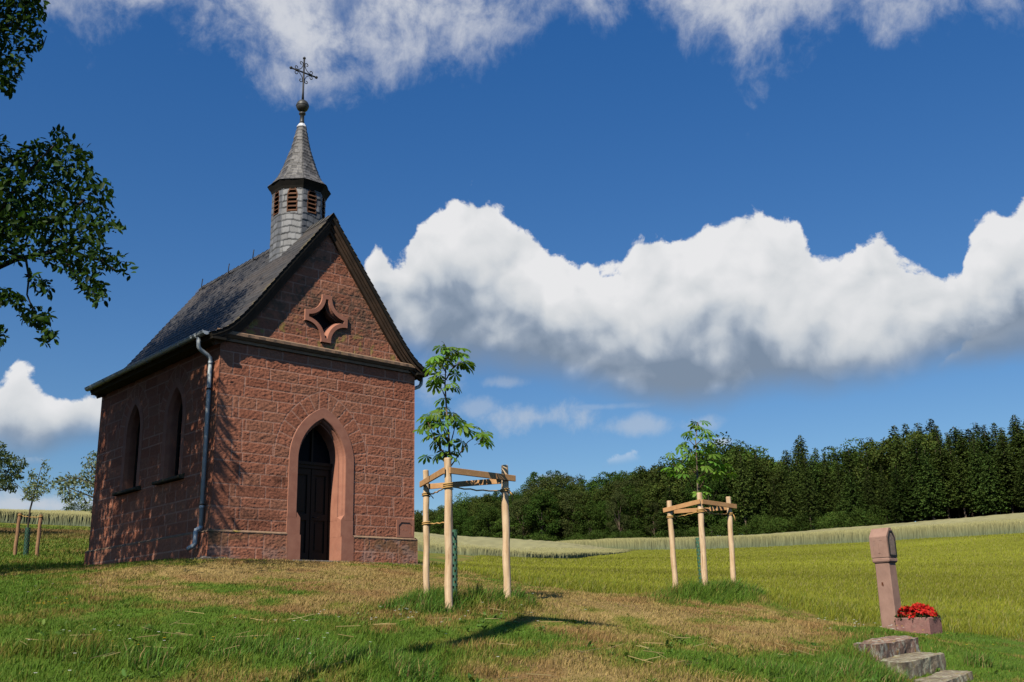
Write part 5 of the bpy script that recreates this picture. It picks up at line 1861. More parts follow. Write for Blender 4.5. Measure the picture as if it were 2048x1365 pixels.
for dd, h0, h1, stp in rows:
    px = 715 + rs.uniform(0, 20)
    while px < 2420:
        by = np.interp(px, BASa[:, 0], BASa[:, 1])
        sy = np.interp(px, SKYa[:, 0], SKYa[:, 1])
        Yd = np.interp(px, [700, 1020, 1450, 2048, 2500], [205, 185, 165, 138, 122]) + dd + rs.uniform(-3, 3)
        P = at(px, by, Yd)
        zt = at(px, by + (sy - by) * rs.uniform(h0, h1), Yd)[2]
        zg = gz1(P[0], P[1])
        zb = min(zg, P[2] + 0.2 * dd * 0.1)
        u = rs.rand()
        if px < 1330:
            kind = 'leafy%d' % rs.randint(3) if u < 0.84 else 'birch'
        elif px < 1580:
            kind = ('leafy%d' % rs.randint(3)) if u < (0.6 if dd else 0.45) else 'spruce%d' % rs.randint(3)
        else:
            kind = 'spruce%d' % rs.randint(3) if (u > 0.09 or dd == 0) else 'leafy%d' % rs.randint(3)
        if h1 < 0.65:
            kind = 'leafy%d' % rs.randint(3)
        me, tm, H = PROTO[kind]
        s_ = max(0.30, (zt - zb) / H)
        fam = 'leafy' if kind[0] == 'l' else ('birch' if kind[0] == 'b' else 'spruce')
        nm_ = {'leafy': 'broadleaf_tree', 'birch': 'birch_tree', 'spruce': 'spruce_tree'}[fam]
        T = thing(nm_, KINDLAB[fam], 'tree', (P[0], P[1], zb), rs.uniform(0, 6.28), KGROUP[fam])
        wsc_ = s_ * rs.uniform(0.85, 1.5) if fam != 'leafy' else max(s_, 0.60) * rs.uniform(0.8, 1.2)
        T.scale = (wsc_, wsc_, s_)
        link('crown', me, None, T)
        link('trunk', tm, None, T)
        px += stp * rs.uniform(0.75, 1.25)
# shrubs that close the foot of the leafy part of the wood
ub = broadleaf_proto(120, 4.5, 6.0, 4500, (0.044, 0.076, 0.012))
ub[0].materials.append(M_FOR)
for px in list(range(720, 1560, 34)) + list(range(1560, 1740, 22)):
    px2 = px + rs.uniform(-10, 10)
    by = np.interp(px2, BASa[:, 0], BASa[:, 1])
    Yd = np.interp(px2, [700, 1020, 1450, 2048], [205, 185, 165, 138]) - 3 + rs.uniform(-1, 1)
    P = at(px2, by, Yd)
    o = link('shrub', ub[0], None, None, label='low green shrub at the foot of the broadleaf part of the wood', category='shrub', group='shrubs along the wood edge')
    o.location = (P[0], P[1], min(gz1(P[0], P[1]), P[2]) - 0.6)
    o.rotation_euler = (0, 0, rs.uniform(0, 6.28))
    k = rs.uniform(0.6, 1.15)
    o.scale = (k, k, k * rs.uniform(0.7, 1.1))
for px_, k in ((158, 0.75), (178, 0.55)):
    P = at(px_, 1040, 125.0)
    o = link('shrub', ub[0], None, None, label='tiny dark bush on the skyline behind the wheat, left of the chapel' if k > 0.6 else 'smaller bush on the skyline close to the chapel corner', category='shrub')
    o.location = (P[0], P[1], P[2] - 1.2)
    o.scale = (k, k, k)

# ------------------------------------------------------------------ wayside shrine, stone trough, flowers, steps
SB = at(1786, 1257, 15.0)
SZ = gz1(SB[0], SB[1])
SRZ = R(-50.0)           # local +x is the face with the grille
shrine = thing('wayside_shrine', 'slim wayside shrine pillar of reddish sandstone with a grilled niche beside the meadow', 'shrine', (SB[0], SB[1], SZ), SRZ)
shrine.scale = (0.80, 0.80, 0.94)
KS = 1.0
b = MB()


def sq_ring(hx, hy, z, ch=0.0):
    if ch <= 0:
        return [(-hx, -hy, z), (hx, -hy, z), (hx, hy, z), (-hx, hy, z)]
    return [(-hx + ch, -hy, z), (hx - ch, -hy, z), (hx, -hy + ch, z), (hx, hy - ch, z), (hx - ch, hy, z), (-hx + ch, hy, z), (-hx, hy - ch, z), (-hx, -hy + ch, z)]


b.loft([sq_ring(0.150, 0.125, -0.4, 0.012), sq_ring(0.148, 0.123, 0.3, 0.012), sq_ring(0.140, 0.118, 1.0, 0.012)], closed=True)
b.build('shaft', M_SHRINE, shrine)
b = MB()
rg = [sq_ring(0.140, 0.118, 0.985, 0.012), sq_ring(0.160, 0.135, 0.995, 0.012), sq_ring(0.172, 0.148, 1.015, 0.012), sq_ring(0.172, 0.148, 1.05, 0.012), sq_ring(0.160, 0.138, 1.065, 0.012), sq_ring(0.158, 0.136, 1.07, 0.012)]
b.loft(rg, closed=True)
b.add(rg[0], [tuple(range(8))[::-1]])
b.add(rg[-1], [tuple(range(8))])
b.build('collar', M_SHRINE, shrine)
# head: small gabled house, ridge runs along local x
b = MB()
hx, hy, ze, zr = 0.172, 0.150, 1.385, 1.520
pent = [(-hy, 1.068), (hy, 1.068), (hy + 0.006, ze), (0.035, zr), (-0.035, zr), (-hy - 0.006, ze)]
# niche in the front face (a recess with its own back)
nich = [(-hy * 0.62, 1.10), (hy * 0.62, 1.10), (hy * 0.62, ze - 0.03), (0.03, zr - 0.065), (-0.03, zr - 0.065), (-hy * 0.62, ze - 0.03)]
ra = [(-hx, y, z) for y, z in pent]
rb_ = [(hx, y, z) for y, z in pent]
rc_ = [(hx, y, z) for y, z in nich]
rd_ = [(hx - 0.16, y, z) for y, z in nich]
b.loft([ra, rb_, rc_, rd_], closed=True)
b.add(ra, [tuple(range(6))[::-1]])
b.add(rd_, [tuple(range(6))])
hd = b.build('head', M_SHRINE, shrine, bevel=0.006)
# incised cross lines on the broad side, groove shade laid on as dark strips
b = MB()
for x0, x1, z0, z1 in ((-0.10, -0.055, 1.318, 1.325), (0.02, 0.075, 1.318, 1.325), (-0.112, -0.108, 1.17, 1.27), (-0.002, 0.001, 1.10, 1.28), (-0.02, 0.02, 1.130, 1.138), (-0.05, 0.05, 1.355, 1.361)):
    b.add([(x0, -hy - 0.0035, z0), (x1, -hy - 0.0035, z0), (x1, -hy - 0.0065, z1), (x0, -hy - 0.0065, z1)], [(0, 1, 2, 3)])
b.build('incised_lines', mottled('incised_line_shade', (0.20, 0.115, 0.09), (0.15, 0.09, 0.07), 20, 0.95), hd)
b = MB()
fr = [(hx + 0.004, y * 1.10, 1.10 + (z - 1.10) * 1.02) for y, z in nich]
for i in range(6):
    b.bar(fr[i], fr[(i + 1) % 6], 0.024, 0.020, (1, 0, 0))
gr = b.build('grille', M_IRON, shrine)
b = MB()
b.add(rd_, [tuple(range(6))])
lat = MB()
for k in range(-5, 6):
    y = k * 0.017
    zt = ze - 0.03 + (1 - min(1, abs(y) / (hy * 0.62))) * (zr - 0.065 - ze + 0.03)
    lat.bar((hx + 0.004, y, 1.10), (hx + 0.004, y, zt), 0.005, 0.005, (1, 0, 0))
for k in range(17):
    z = 1.115 + k * 0.019
    w = hy * 0.62 if z < ze - 0.03 else hy * 0.62 * max(0.2, 1 - (z - ze + 0.03) / 0.1)
    lat.bar((hx + 0.008, -w, z), (hx + 0.008, w, z), 0.005, 0.005, (1, 0, 0))
lat.build('lattice', mottled('rusty_lattice', (0.50, 0.37, 0.29), (0.34, 0.24, 0.18), 30, 0.8), gr)
b = MB()
b.lathe(0, 0, [(0.045, 1.105), (0.05, 1.15), (0.03, 1.26), (0.035, 1.30), (0.03, 1.34), (0.012, 1.37)], 10)
b.build('statuette', mottled('pale_plaster', (0.55, 0.47, 0.40), (0.42, 0.36, 0.32), 20, 0.8), shrine)
b = MB()
b.box(-0.045, -0.015, -0.1292, -0.119, 0.66, 0.70)
b.box(-0.030, -0.012, -0.1300, -0.119, 0.645, 0.675)
b.build('rusty_spot', mottled('rust_hole', (0.06, 0.02, 0.012), (0.16, 0.055, 0.02), 60, 0.9), shrine)
# trough in front of the shrine, runs out along local x
c_, s_n = math.cos(SRZ), math.sin(SRZ)


def sh(x, y, z):
    return (SB[0] + c_ * x - s_n * y, SB[1] + s_n * x + c_ * y, SZ + z)


tr_c = sh(0.385, 0.02, 0)
trough = thing('flower_trough', 'reddish stone trough holding red flowers at the foot of the shrine', 'planter', tr_c, SRZ)
ztp = 0.16
b = MB()
tx, ty = 0.255, 0.185
o_ = [sq_ring(tx - 0.02, ty - 0.02, -0.5, 0.02), sq_ring(tx, ty, 0.02, 0.02), sq_ring(tx, ty, ztp - 0.012, 0.02), sq_ring(tx - 0.012, ty - 0.012, ztp, 0.02), sq_ring(tx - 0.055, ty - 0.055, ztp, 0.02), sq_ring(tx - 0.065, ty - 0.065, ztp - 0.08, 0.02)]
b.loft(o_, closed=True)
b.build('basin', mottled('rough_trough_stone', (0.30, 0.155, 0.125), (0.19, 0.095, 0.08), 9.0, 0.92, 0.7, 0.012, 50.0, 0.15, c3=(0.36, 0.25, 0.19), c3amt=0.6), trough)
b = MB()
b.add(sq_ring(tx - 0.062, ty - 0.062, ztp - 0.05), [(0, 1, 2, 3)])
b.build('soil', mottled('potting_soil', (0.04, 0.028, 0.018), (0.025, 0.018, 0.012), 40, 0.95), trough)
fl = thing('red_begonias', 'dense cushion of bright red begonia blossoms growing in the stone trough', 'flowers', (tr_c[0], tr_c[1], tr_c[2] + ztp - 0.05), SRZ)
rs = np.random.RandomState(70)
n = 520
u, v = rs.uniform(-1, 1, n), rs.uniform(-1, 1, n)
k = (np.abs(u) ** 2.5 + np.abs(v) ** 2.5) < 1
u, v = u[k], v[k]
hh = 0.05 + 0.17 * (1 - (np.maximum(np.abs(u), np.abs(v)) ** 2.2)) * (0.55 + 0.75 * vn(u * 3, v * 3, 8))
hh *= rs.uniform(0.72, 1.05, len(u))
pos = np.stack([u * (tx + 0.005), v * (ty + 0.0), hh + 0.02], -1)
pp, ff, uu, ss, cc_ = [], [], [], [], []
for p in pos:
    ax_ = np.array([p[0] * 2.0, p[1] * 2.0, 0.5]) + rs.normal(0, 0.35, 3)
    ax_ /= np.linalg.norm(ax_)
    e1 = np.cross(ax_, [0.3, 0.5, 0.8])
    e1 /= np.linalg.norm(e1)
    e2 = np.cross(ax_, e1)
    t_ = rs.uniform(0.75, 1.25)
    for q in range(5):
        a_ = q * 2 * np.pi / 5 + rs.uniform(0, 0.4)
        pp.append(p)
        ff.append(e1 * math.cos(a_) + e2 * math.sin(a_) + ax_ * rs.uniform(0.1, 0.55))
        uu.append(ax_)
        ss.append(rs.uniform(0.024, 0.036))
        cc_.append(np.array([0.55, 0.018, 0.012]) * t_)
link('blossoms', leaves_mesh('blossoms', np.array(pp), np.array(ff), np.array(uu), np.array(ss), np.array(cc_), 'ellipse'), M_PETAL, fl)
n = 420
u, v = rs.uniform(-1, 1, n), rs.uniform(-1, 1, n)
pos = np.stack([u * (tx - 0.0), v * (ty - 0.0), 0.02 + 0.12 * rs.rand(n) * (1 - 0.6 * np.maximum(np.abs(u), np.abs(v)) ** 2)], -1)
link('leaves', leaves_mesh('leaves', pos, rand_dirs(rs, n, 0.2), rand_dirs(rs, n, 1.5), rs.uniform(0.035, 0.06, n), vary(rs, (0.035, 0.06, 0.018), n), 'ellipse'), M_LEAFO, fl)


def step(label, A_, B_, C_, D_, depth, mat, seed):
    q = [np.array(at(*p)) for p in (A_, B_, C_, D_)]
    c = sum(q) / 4
    c0 = np.array([c[0], c[1], c[2] - depth])
    return_ = rough_block([tuple(p - c0) for p in q], depth, 'stone_step', mat, None, 0.030, 26, seed, label=label, category='step', group='stone steps to the knoll')
    return_.location = tuple(c0)
    return return_


step('topmost lichen-spotted reddish stone step, nearest to the shrine', (1703, 1286, 10.75), (1757, 1290, 10.3), (1837, 1275, 10.95), (1786, 1272, 11.4), 0.34, M_STEP, 81)
step('middle grey-lichened stone step below the reddish one', (1752, 1322, 10.25), (1809, 1327, 9.85), (1889, 1307, 10.5), (1836, 1304, 10.9), 0.36, M_STEP2, 82)
step('lowest pale stone step beside the asphalt road', (1830, 1362, 9.75), (1878, 1371, 9.4), (1943, 1344, 10.05), (1890, 1341, 10.45), 0.30, M_STEP2, 83)

# asphalt road at the foot of the bank
b = MB()
ea = [(4.72, 9.72), (5.3, 9.98), (7.5, 10.7), (11, 11.4), (20, 12.5), (45, 14.5)]
eb = [(7.3, 4.0), (8.3, 4.6), (10.3, 5.4), (13, 6.2), (22, 8.0), (46, 10.5)]
e0 = [(4.0, 8.9), (3.2, 7.9), (2.0, 6.2), (0.0, 3.6), (-4, 0.5), (-12, -3), (-40, -10)]
e1 = [(6.4, 3.4), (5.2, 2.4), (3.6, 1.0), (1.6, -0.6), (-2, -3.0), (-10, -6.5), (-39, -14)]
la = e0[::-1] + ea
lb = e1[::-1] + eb
rings = []
la_, lb_ = np.array(la), np.array(lb)
tt_ = np.linspace(0, len(la) - 1, 160)
for t in tt_:
    p = np.array([np.interp(t, range(len(la)), la_[:, i]) for i in (0, 1)])
    q = np.array([np.interp(t, range(len(lb)), lb_[:, i]) for i in (0, 1)])
    pts = [p + (q - p) * k / 8 for k in range(9)]
    zz = gz(np.array([r_[0] for r_ in pts]), np.array([r_[1] for r_ in pts])) + 0.035
    rings.append([(r_[0], r_[1], z_) for r_, z_ in zip(pts, zz)])
b.loft(rings)
b.build('road', M_ASPHALT, None, smooth=True, kind='structure')

# unseen pole added left of the camera, thick above so its shadow shows
LG = at(1062, 1237, 11.45)
LGz = gz1(LG[0], LG[1])
tdist = 8.2
TXp, TYp = LG[0] + math.sin(SUN_AZ) * tdist, LG[1] + math.cos(SUN_AZ) * tdist
LQ = np.array(at(850, 1305, 9.0))[:2] - np.array(LG)[:2]
LQ /= np.linalg.norm(LQ)
LX, LY = LG[0] + LQ[0] * tdist, LG[1] + LQ[1] * tdist
TD = Vector((TXp - LX, TYp - LY, 0))
LZ0 = gz1(LX, LY)
LH = LGz + tdist * math.tan(SUN_EL) - LZ0
caster = thing('shadow_pole', 'unseen pole added and shaped to cast the long bent shadow across the mown grass', 'shadow caster', (LX, LY, LZ0))
b = MB()
b.tube([tuple(TD * f_ + Vector((0, 0, LH * f_))) for f_ in (-0.05, 0.1, 0.655, 0.66, 1.0)], [0.045, 0.04, 0.035, 0.14, 0.125], 14)
b.build('pole', M_OLDPOLE, caster, smooth=True)
b = MB()
b.tube([(TD.x, TD.y, LH - 0.05), (TD.x + 0.12, TD.y, LH), (TD.x + 0.45, TD.y + 0.03, LH + 0.01)], [0.11, 0.10, 0.08], 10)
b.build('arm', M_ZINC, caster, smooth=True)
b = MB()
rg = []
for x, w, h in ((0.30, 0.09, 0.06), (0.42, 0.11, 0.09), (0.68, 0.10, 0.07), (0.90, 0.05, 0.03)):
    x += TD.x
    rg.append([(x, 0.03 - w, LH), (x, 0.03 - w * 0.7, LH + h), (x, 0.03 + w * 0.7, LH + h), (x, 0.03 + w, LH), (x, 0.03 + w * 0.7, LH - h * 0.5), (x, 0.03 - w * 0.7, LH - h * 0.5)])
b.loft(rg, closed=True)
b.add(rg[0], [tuple(range(6))])
b.add(rg[-1], [tuple(range(6))[::-1]])
b.v = [(p[0], p[1] + TD.y, p[2]) for p in b.v]
b.build('arm_tip', M_ZINC, caster)


# ------------------------------------------------------------------ wheat: raised crop with a stalk front
def wheat(name, label, front, depth, hgt_, n_ears, seed, taper=0.0):
    rs = np.random.RandomState(seed)
    fr = np.array([at(*p)[:2] for p in front])
    s = np.concatenate([[0], np.cumsum(np.hypot(*np.diff(fr, axis=0).T))])
    ns = int(s[-1] / 0.35)
    ss_ = np.linspace(0, s[-1], ns)
    fx, fy = np.interp(ss_, s, fr[:, 0]), np.interp(ss_, s, fr[:, 1])
    fy = fy + (fbm(ss_ * 0.25, ss_ * 0, 3, seed) - 0.5) * 0.9
    nd = fx / np.hypot(fx, fy), fy / np.hypot(fx, fy)
    ds = np.concatenate([[0, 0, 0, 0], np.geomspace(0.3, depth, 40)])
    zrel = np.concatenate([[-0.1, 0.35 * hgt_, 0.75 * hgt_, 0.95 * hgt_], np.full(40, hgt_)])
    X = fx[None] + nd[0][None] * ds[:, None]
    Y = fy[None] + nd[1][None] * ds[:, None]
    tp = sst(s[-1] - ss_, 0.0, taper) if taper else np.ones(ns)
    Z = gz(X, Y) + zrel[:, None] * tp[None] - 0.15 * (1 - tp)[None]
    Z[3:] += 0.09 * (vn(X[3:] * 2.4, Y[3:] * 2.4, seed) - 0.5)
    Y[1:4] += 0.18 * (vn(X[1:4] * 6, Z[1:4] * 0.5, seed + 1) - 0.5)
    ear, stalk = np.array([0.40, 0.365, 0.165]), np.array([0.185, 0.220, 0.125])
    t = np.concatenate([[0, 0.1, 0.55, 0.9], np.ones(40)])[:, None, None]
    c = stalk + (ear - stalk) * t
    c = c * (0.8 + 0.4 * vn(X * 4.0, Y * 0.6, seed + 2))[..., None] * (0.85 + 0.3 * fbm(X * 0.12, Y * 0.2, 3, seed + 3))[..., None]
    q = grid_faces(np.ones((len(ds) - 1, ns - 1), bool), len(ds), ns)
    V0 = np.stack([X, Y, Z], -1).reshape(-1, 3)
    # single stalks with ears standing out of the front and the nearest rows
    k = rs.rand(n_ears) ** 2.0 * 7.0
    i = rs.uniform(0, ns - 1, n_ears)
    bx = np.interp(i, range(ns), fx) + np.interp(i, range(ns), nd[0]) * (k - 0.25) + rs.normal(0, 0.05, n_ears)
    by = np.interp(i, range(ns), fy) + np.interp(i, range(ns), nd[1]) * (k - 0.25)
    bz = gz(bx, by)
    h = hgt_ * rs.uniform(0.85, 1.16, n_ears) * np.interp(i, range(ns), tp)
    w = np.hypot(bx, by) * 0.00035
    lx, ly = rs.normal(0, 0.07, n_ears), rs.normal(0, 0.07, n_ears)
    P = np.stack([np.stack([bx - w, by, bz], -1), np.stack([bx + w, by, bz], -1), np.stack([bx - w * 0.9 + lx * 0.6, by + ly, bz + h * 0.8], -1), np.stack([bx + w * 0.9 + lx * 0.6, by + ly, bz + h * 0.8], -1), np.stack([bx + lx * 1.5, by + ly, bz + h], -1)], 1)
    tone = rs.uniform(0.75, 1.25, (n_ears, 1))
    Cb = np.stack([stalk * tone, stalk * tone, (0.25 * stalk + 0.75 * ear) * tone, (0.25 * stalk + 0.75 * ear) * tone, ear * tone * 1.05], 1)
    o_ = len(V0)
    bi = o_ + np.arange(n_ears)[:, None] * 5
    me = np_mesh(name, np.concatenate([V0, P.reshape(-1, 3)]), [q, bi + np.array([0, 1, 3, 2]), bi + np.array([2, 3, 4])], {'col': np.concatenate([c.reshape(-1, 3), Cb.reshape(-1, 3)])})
    return link(name, me, M_BLADE, None, label=label, category='crop', kind='stuff')


wheat('wheat_crop', 'pale ripening wheat strip between the green meadow and the wood', [(1100, 1110, 112), (1200, 1108, 104), (1290, 1105, 90), (1450, 1096, 88), (1600, 1087, 87), (1850, 1075, 85), (2048, 1068, 83), (2300, 1055, 80)], 52, 0.95, 60000, 91)
wheat('wheat_crop', 'nearer wheat patch dipping behind the chapel corner and the first young tree', [(780, 1103, 74), (838, 1104, 72), (950, 1113, 67), (1050, 1123, 67), (1130, 1122, 71), (1200, 1118, 79), (1292, 1105, 92)], 60, 0.62, 40000, 92, 30.0)
wheat('wheat_crop', 'wheat edge on the skyline of the slope left of the chapel', [(-300, 1046, 66), (-100, 1043, 68), (0, 1043, 70), (90, 1048, 71), (190, 1053, 72), (330, 1062, 74)], 40, 0.80, 40000, 93)


# ------------------------------------------------------------------ grass
def inside_things(x, y):
    dx_, dy_ = x + 5.51, y - 18.336
    ca_, sa_ = math.cos(CH_RZ), math.sin(CH_RZ)
    u, v = dx_ * ca_ + dy_ * sa_, -dx_ * sa_ + dy_ * ca_
    k = (u > -0.06) & (u < WD + 0.06) & (v > -0.06) & (v < LN + 0.06)
    k |= (u > 3.03) & (u < 4.75) & (v > -0.34) & (v < 0)
    a_, b_ = (x - tr_c[0]) * c_ + (y - tr_c[1]) * s_n, -(x - tr_c[0]) * s_n + (y - tr_c[1]) * c_
    k |= (np.abs(a_) < tx) & (np.abs(b_) < ty)
    for quad in (((1703, 1286, 10.75), (1757, 1290, 10.3), (1837, 1275, 10.95), (1786, 1272, 11.4)), ((1752, 1322, 10.25), (1809, 1327, 9.85), (1889, 1307, 10.5), (1836, 1304, 10.9)), ((1830, 1362, 9.75), (1878, 1371, 9.4), (1943, 1344, 10.05), (1890, 1341, 10.45))):
        k |= in_poly(x, y, [at(*p)[:2] for p in quad])
    k |= in_poly(x, y, [tuple(p) for p in la_] + [tuple(p) for p in lb_[::-1]])
    return k


def blades(name, x, y, h, w, col, lean, rs, tipmul, **props):
    n = len(x)
    z = gz(x, y) - 0.01
    f = rs.uniform(0, 2 * np.pi, n)
    wx, wy = np.cos(f) * w * 0.5, np.sin(f) * w * 0.5
    la1 = rs.uniform(0, 2 * np.pi, n)
    lm = h * lean * rs.uniform(0.2, 1.0, n)
    lx, ly = np.cos(la1) * lm + h * 0.28, np.sin(la1) * lm
    hz = np.sqrt(np.maximum(h * h - 0.6 * (lx * lx + ly * ly), (0.25 * h) ** 2))
    o = lambda ax, ay, az: np.stack([x + ax, y + ay, z + az], -1)
    V = np.stack([o(-wx, -wy, 0 * h), o(wx, wy, 0 * h), o(lx * 0.32 - wx * 0.8, ly * 0.32 - wy * 0.8, hz * 0.58), o(lx * 0.32 + wx * 0.8, ly * 0.32 + wy * 0.8, hz * 0.58), o(lx, ly, hz)], 1)
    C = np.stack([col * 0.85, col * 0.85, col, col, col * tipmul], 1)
    bi = np.arange(n)[:, None] * 5
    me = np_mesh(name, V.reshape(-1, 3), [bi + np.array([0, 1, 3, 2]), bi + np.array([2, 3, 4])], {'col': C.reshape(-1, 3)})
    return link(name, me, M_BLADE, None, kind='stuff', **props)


rs = np.random.RandomState(200)
N_ = 440000
r_ = rs.uniform(5.2, 24.0, N_)
a_ = np.where(rs.rand(N_) < 0.78, rs.uniform(R(-30), R(30), N_), rs.uniform(R(-42), R(42), N_))
x, y = np.sin(a_) * r_, np.cos(a_) * r_
dry, h, mm, px, py = cover(x, y)
k = (rs.rand(N_) > mm) & ~inside_things(x, y)
x, y, dry, h, r_ = x[k], y[k], dry[k], h[k], r_[k]
d2 = np.clip(dry + rs.normal(0, 0.20, len(x)), 0, 1)
col = lawn_col(d2, rs.rand(len(x)), x, y)
hh = h * rs.uniform(0.55, 1.35, len(x)) * (1 - 0.30 * d2)
blades('lawn_grass', x, y, hh, 0.0032 + 0.00042 * r_, col, 0.75, rs, 1.1, label='mown and drying grass with longer green tufts covering the knoll', category='grass')
# rank tufts round the stakes and in the foreground
N_ = 45000
parts = []
for (cx_, cy_, Y, rx, ry, n_, hm) in ((880, 1224, 12.2, 0.70, 0.50, 6500, 0.27), (970, 1220, 12.3, 0.60, 0.45, 6500, 0.29), (820, 1222, 12.2, 0.4, 0.3, 1500, 0.15), (1412, 1196, 16.95, 0.75, 0.40, 7000, 0.26), (1470, 1194, 17.2, 0.5, 0.4, 5000, 0.32), (1350, 1198, 17.2, 0.4, 0.3, 2000, 0.16),
                                       (790, 1345, 7.6, 0.55, 0.5, 5000, 0.17), (700, 1330, 8.0, 0.8, 0.6, 3500, 0.15), (560, 1310, 8.6, 1.0, 0.5, 2500, 0.17), (300, 1330, 7.9, 1.2, 0.5, 3000, 0.18), (1745, 1350, 9.4, 0.6, 0.4, 4000, 0.20), (1560, 1350, 8.9, 0.9, 0.4, 4000, 0.13), (1945, 1330, 11.0, 0.5, 0.25, 2500, 0.16)):
    c0 = at(cx_, cy_, Y)
    a_ = rs.uniform(0, 2 * np.pi, n_)
    q = rs.rand(n_) ** 0.6
    xx, yy = c0[0] + np.cos(a_) * q * rx, c0[1] + np.sin(a_) * q * ry
    kk = vn(xx * 4, yy * 4, 9) > 0.25 + 0.35 * q
    parts.append((xx[kk], yy[kk], (hm * rs.uniform(0.35, 1.15, n_) * (1 - 0.5 * q ** 2))[kk]))
x, y, h = [np.concatenate([p[i] for p in parts]) for i in range(3)]
k = ~inside_things(x, y)
x, y, h = x[k], y[k], h[k]
col = vary(rs, (0.090, 0.180, 0.024), len(x), 0.45, 0.3)
st_ = rs.rand(len(x)) < 0.10
col[st_] = vary(rs, (0.30, 0.22, 0.09), st_.sum(), 0.3, 0.1)
blades('grass_tufts', x, y, h, 0.0045 + 0.0003 * np.hypot(x, y), col, 0.65, rs, 1.15, label='rank green grass tufts round the stakes and in the foreground', category='grass')
# meadow
N_ = 380000
r_ = np.exp(rs.uniform(math.log(13.5), math.log(92), N_))
a_ = np.where(rs.rand(N_) < 0.85, rs.uniform(R(-8), R(30), N_), rs.uniform(R(26), R(40), N_))
x, y = np.sin(a_) * r_, np.cos(a_) * r_
mm = meadow_mask(x, y)
k = (rs.rand(N_) < mm) & ~inside_things(x, y)
x, y, r_ = x[k], y[k], r_[k]
v_ = fbm(x * 0.25, y * 0.25, 3, 55)
col = C_MEAD * (0.90 + 0.3 * rs.rand(len(x), 1)) * (0.62 + 0.8 * fbm(x * 0.07, y * 0.22, 4, 78)[:, None])
g = (rs.rand(len(x)) < 0.22 * sst(40 - r_, 0, 25))
col[g] = vary(rs, (0.11, 0.165, 0.02), g.sum(), 0.35, 0.2)
g = rs.rand(len(x)) < 0.10
col[g] = vary(rs, (0.30, 0.26, 0.10), g.sum(), 0.2, 0.1)
blades('meadow_grass', x, y, (0.07 + 0.07 * v_ + 0.10 * np.exp(-np.maximum(r_ - 14.5, 0) / 2.5) * rs.rand(len(x))) * rs.uniform(0.5, 1.25, len(x)), 0.0028 + 0.00032 * r_, col, 0.7, rs, 1.15, label='tall yellow-green meadow grass rising to the wheat strip', category='grass')
# slope left of the chapel
N_ = 95000
r_ = np.exp(rs.uniform(math.log(23), math.log(76), N_))
a_ = rs.uniform(R(-40), R(-16), N_)
x, y = np.sin(a_) * r_, np.cos(a_) * r_
dry, h, mm, px, py = cover(x, y)
k = ~inside_things(x, y) & (x < -9)
x, y, dry, h, r_ = x[k], y[k], dry[k], h[k], r_[k]
d2 = np.clip(dry * 0.75 + rs.normal(0, 0.16, len(x)), 0, 1)
blades('slope_grass', x, y, (0.07 + h * 0.6) * rs.uniform(0.6, 1.3, len(x)), 0.004 + 0.0006 * r_, lawn_col(d2, rs.rand(len(x)), x, y), 0.6, rs, 1.1, label='short green grass on the slope left of the chapel', category='grass')
# broad weed leaves, straw stalks, small flowers
N_ = 420
r_ = rs.uniform(6.5, 11.5, N_)
a_ = rs.uniform(R(-29), R(27), N_)
x, y = np.sin(a_) * r_, np.cos(a_) * r_
dry, h, mm, px, py = cover(x, y)
k = (mm < 0.2) & ~inside_things(x, y) & (fbm(x * 1.1, y * 1.1, 2, 66) > 0.52) & (dry < 0.5)
x, y = x[k], y[k]
n_ = len(x)
m_ = 5
pos = np.repeat(np.stack([x, y, gz(x, y) + 0.01], -1), m_, axis=0)
f = rand_dirs(rs, n_ * m_, 0.0)
f[:, 2] = np.abs(f[:, 2]) * 0.5 + 0.12
me = leaves_mesh('weed_leaves', pos, f, np.tile([0, 0, 1.0], (n_ * m_, 1)) + rs.normal(0, 0.3, (n_ * m_, 3)), rs.uniform(0.03, 0.085, n_ * m_), vary(rs, (0.095, 0.165, 0.030), n_ * m_, 0.4, 0.2), 'ellipse')
link('weed_leaves', me, M_BLADE, None, kind='stuff', label='broad weed leaves scattered in the foreground grass', category='weeds')
N_ = 420
x = rs.uniform(-4.0, 3.2, N_)
y = rs.uniform(6.6, 11.5, N_)
dry, h, mm, px, py = cover(x, y)
k = (fbm(x * 1.3, y * 1.3, 3, 68) > 0.53) & ~inside_things(x, y)
x, y = x[k], y[k]
n_ = len(x)
L = rs.uniform(0.08, 0.28, n_)
a_ = rs.uniform(0, 2 * np.pi, n_)
z = gz(x, y) + 0.025 + rs.uniform(0, 0.04, n_)
x2, y2 = x + np.cos(a_) * L, y + np.sin(a_) * L
z2 = gz(x2, y2) + 0.03 + rs.uniform(0, 0.06, n_)
w = 0.0022
V = np.stack([np.stack([x, y, z - w], -1), np.stack([x, y, z + w], -1), np.stack([x2, y2, z2 + w], -1), np.stack([x2, y2, z2 - w], -1)], 1)
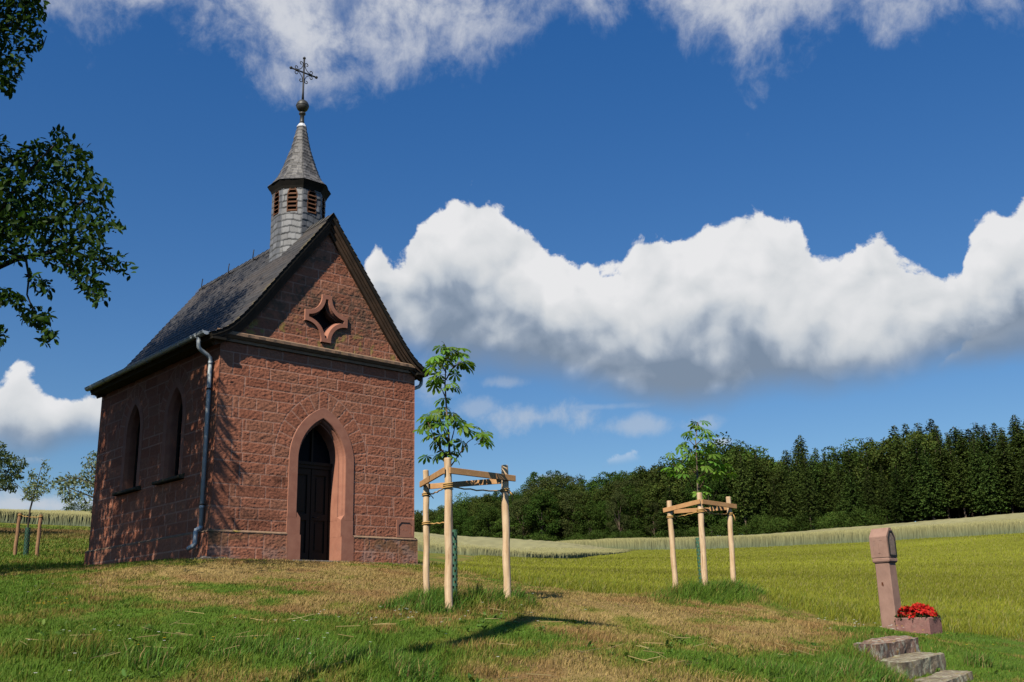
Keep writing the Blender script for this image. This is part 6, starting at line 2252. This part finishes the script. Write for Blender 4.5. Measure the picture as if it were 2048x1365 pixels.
me = np_mesh('straw_stalks', V.reshape(-1, 3), [np.arange(n_)[:, None] * 4 + np.array([0, 1, 2, 3])], {'col': np.repeat(vary(rs, (0.44, 0.33, 0.15), n_, 0.3, 0.1), 4, axis=0)})
link('straw_stalks', me, M_BLADE, None, kind='stuff', label='loose dry straw stalks lying in the foreground grass', category='straw')
# daisies and small yellow flowers
fx_, fy_, fc_ = [], [], []
for cx_, cy_, Y, s_, n_, c0 in ((1700, 1268, 13.5, 0.5, 10, (0.75, 0.75, 0.72)), (1730, 1272, 12.5, 0.7, 10, (0.75, 0.75, 0.72)), (1770, 1262, 14.4, 0.4, 5, (0.75, 0.75, 0.72)), (250, 1300, 8.8, 1.8, 22, (0.72, 0.72, 0.68)), (700, 1250, 10.5, 1.3, 16, (0.72, 0.72, 0.68)), (100, 1218, 12.0, 0.35, 12, (0.70, 0.42, 0.02)), (320, 1318, 8.4, 1.2, 8, (0.70, 0.42, 0.02)), (1840, 1290, 12.3, 0.8, 8, (0.70, 0.50, 0.03)), (60, 1200, 13.0, 1.5, 14, (0.45, 0.30, 0.42)), (1000, 1232, 11.6, 0.8, 10, (0.75, 0.75, 0.72)), (820, 1240, 11.3, 0.6, 10, (0.75, 0.75, 0.72))):
    p = at(cx_, cy_, Y)
    fx_.append(p[0] + rs.normal(0, s_ * 0.6, n_))
    fy_.append(p[1] + rs.normal(0, s_ * 0.6, n_))
    fc_.append(np.tile(c0, (n_, 1)))
x, y, c = np.concatenate(fx_), np.concatenate(fy_), np.concatenate(fc_)
n_ = len(x)
pos = np.repeat(np.stack([x, y, gz(x, y) + rs.uniform(0.05, 0.11, n_)], -1), 6, axis=0)
aa = np.tile(np.arange(6) * np.pi / 3, n_) + np.repeat(rs.rand(n_), 6)
f = np.stack([np.cos(aa), np.sin(aa), 0 * aa + 0.25], -1)
me = leaves_mesh('meadow_flowers', pos, f, np.tile([0.0, -0.5, 1.0], (n_ * 6, 1)), np.full(n_ * 6, 0.013), np.repeat(c, 6, axis=0), 'diamond')
link('meadow_flowers', me, M_BLADE, None, kind='stuff', label='tiny white, yellow and violet flowers dotted in the grass', category='wildflowers')
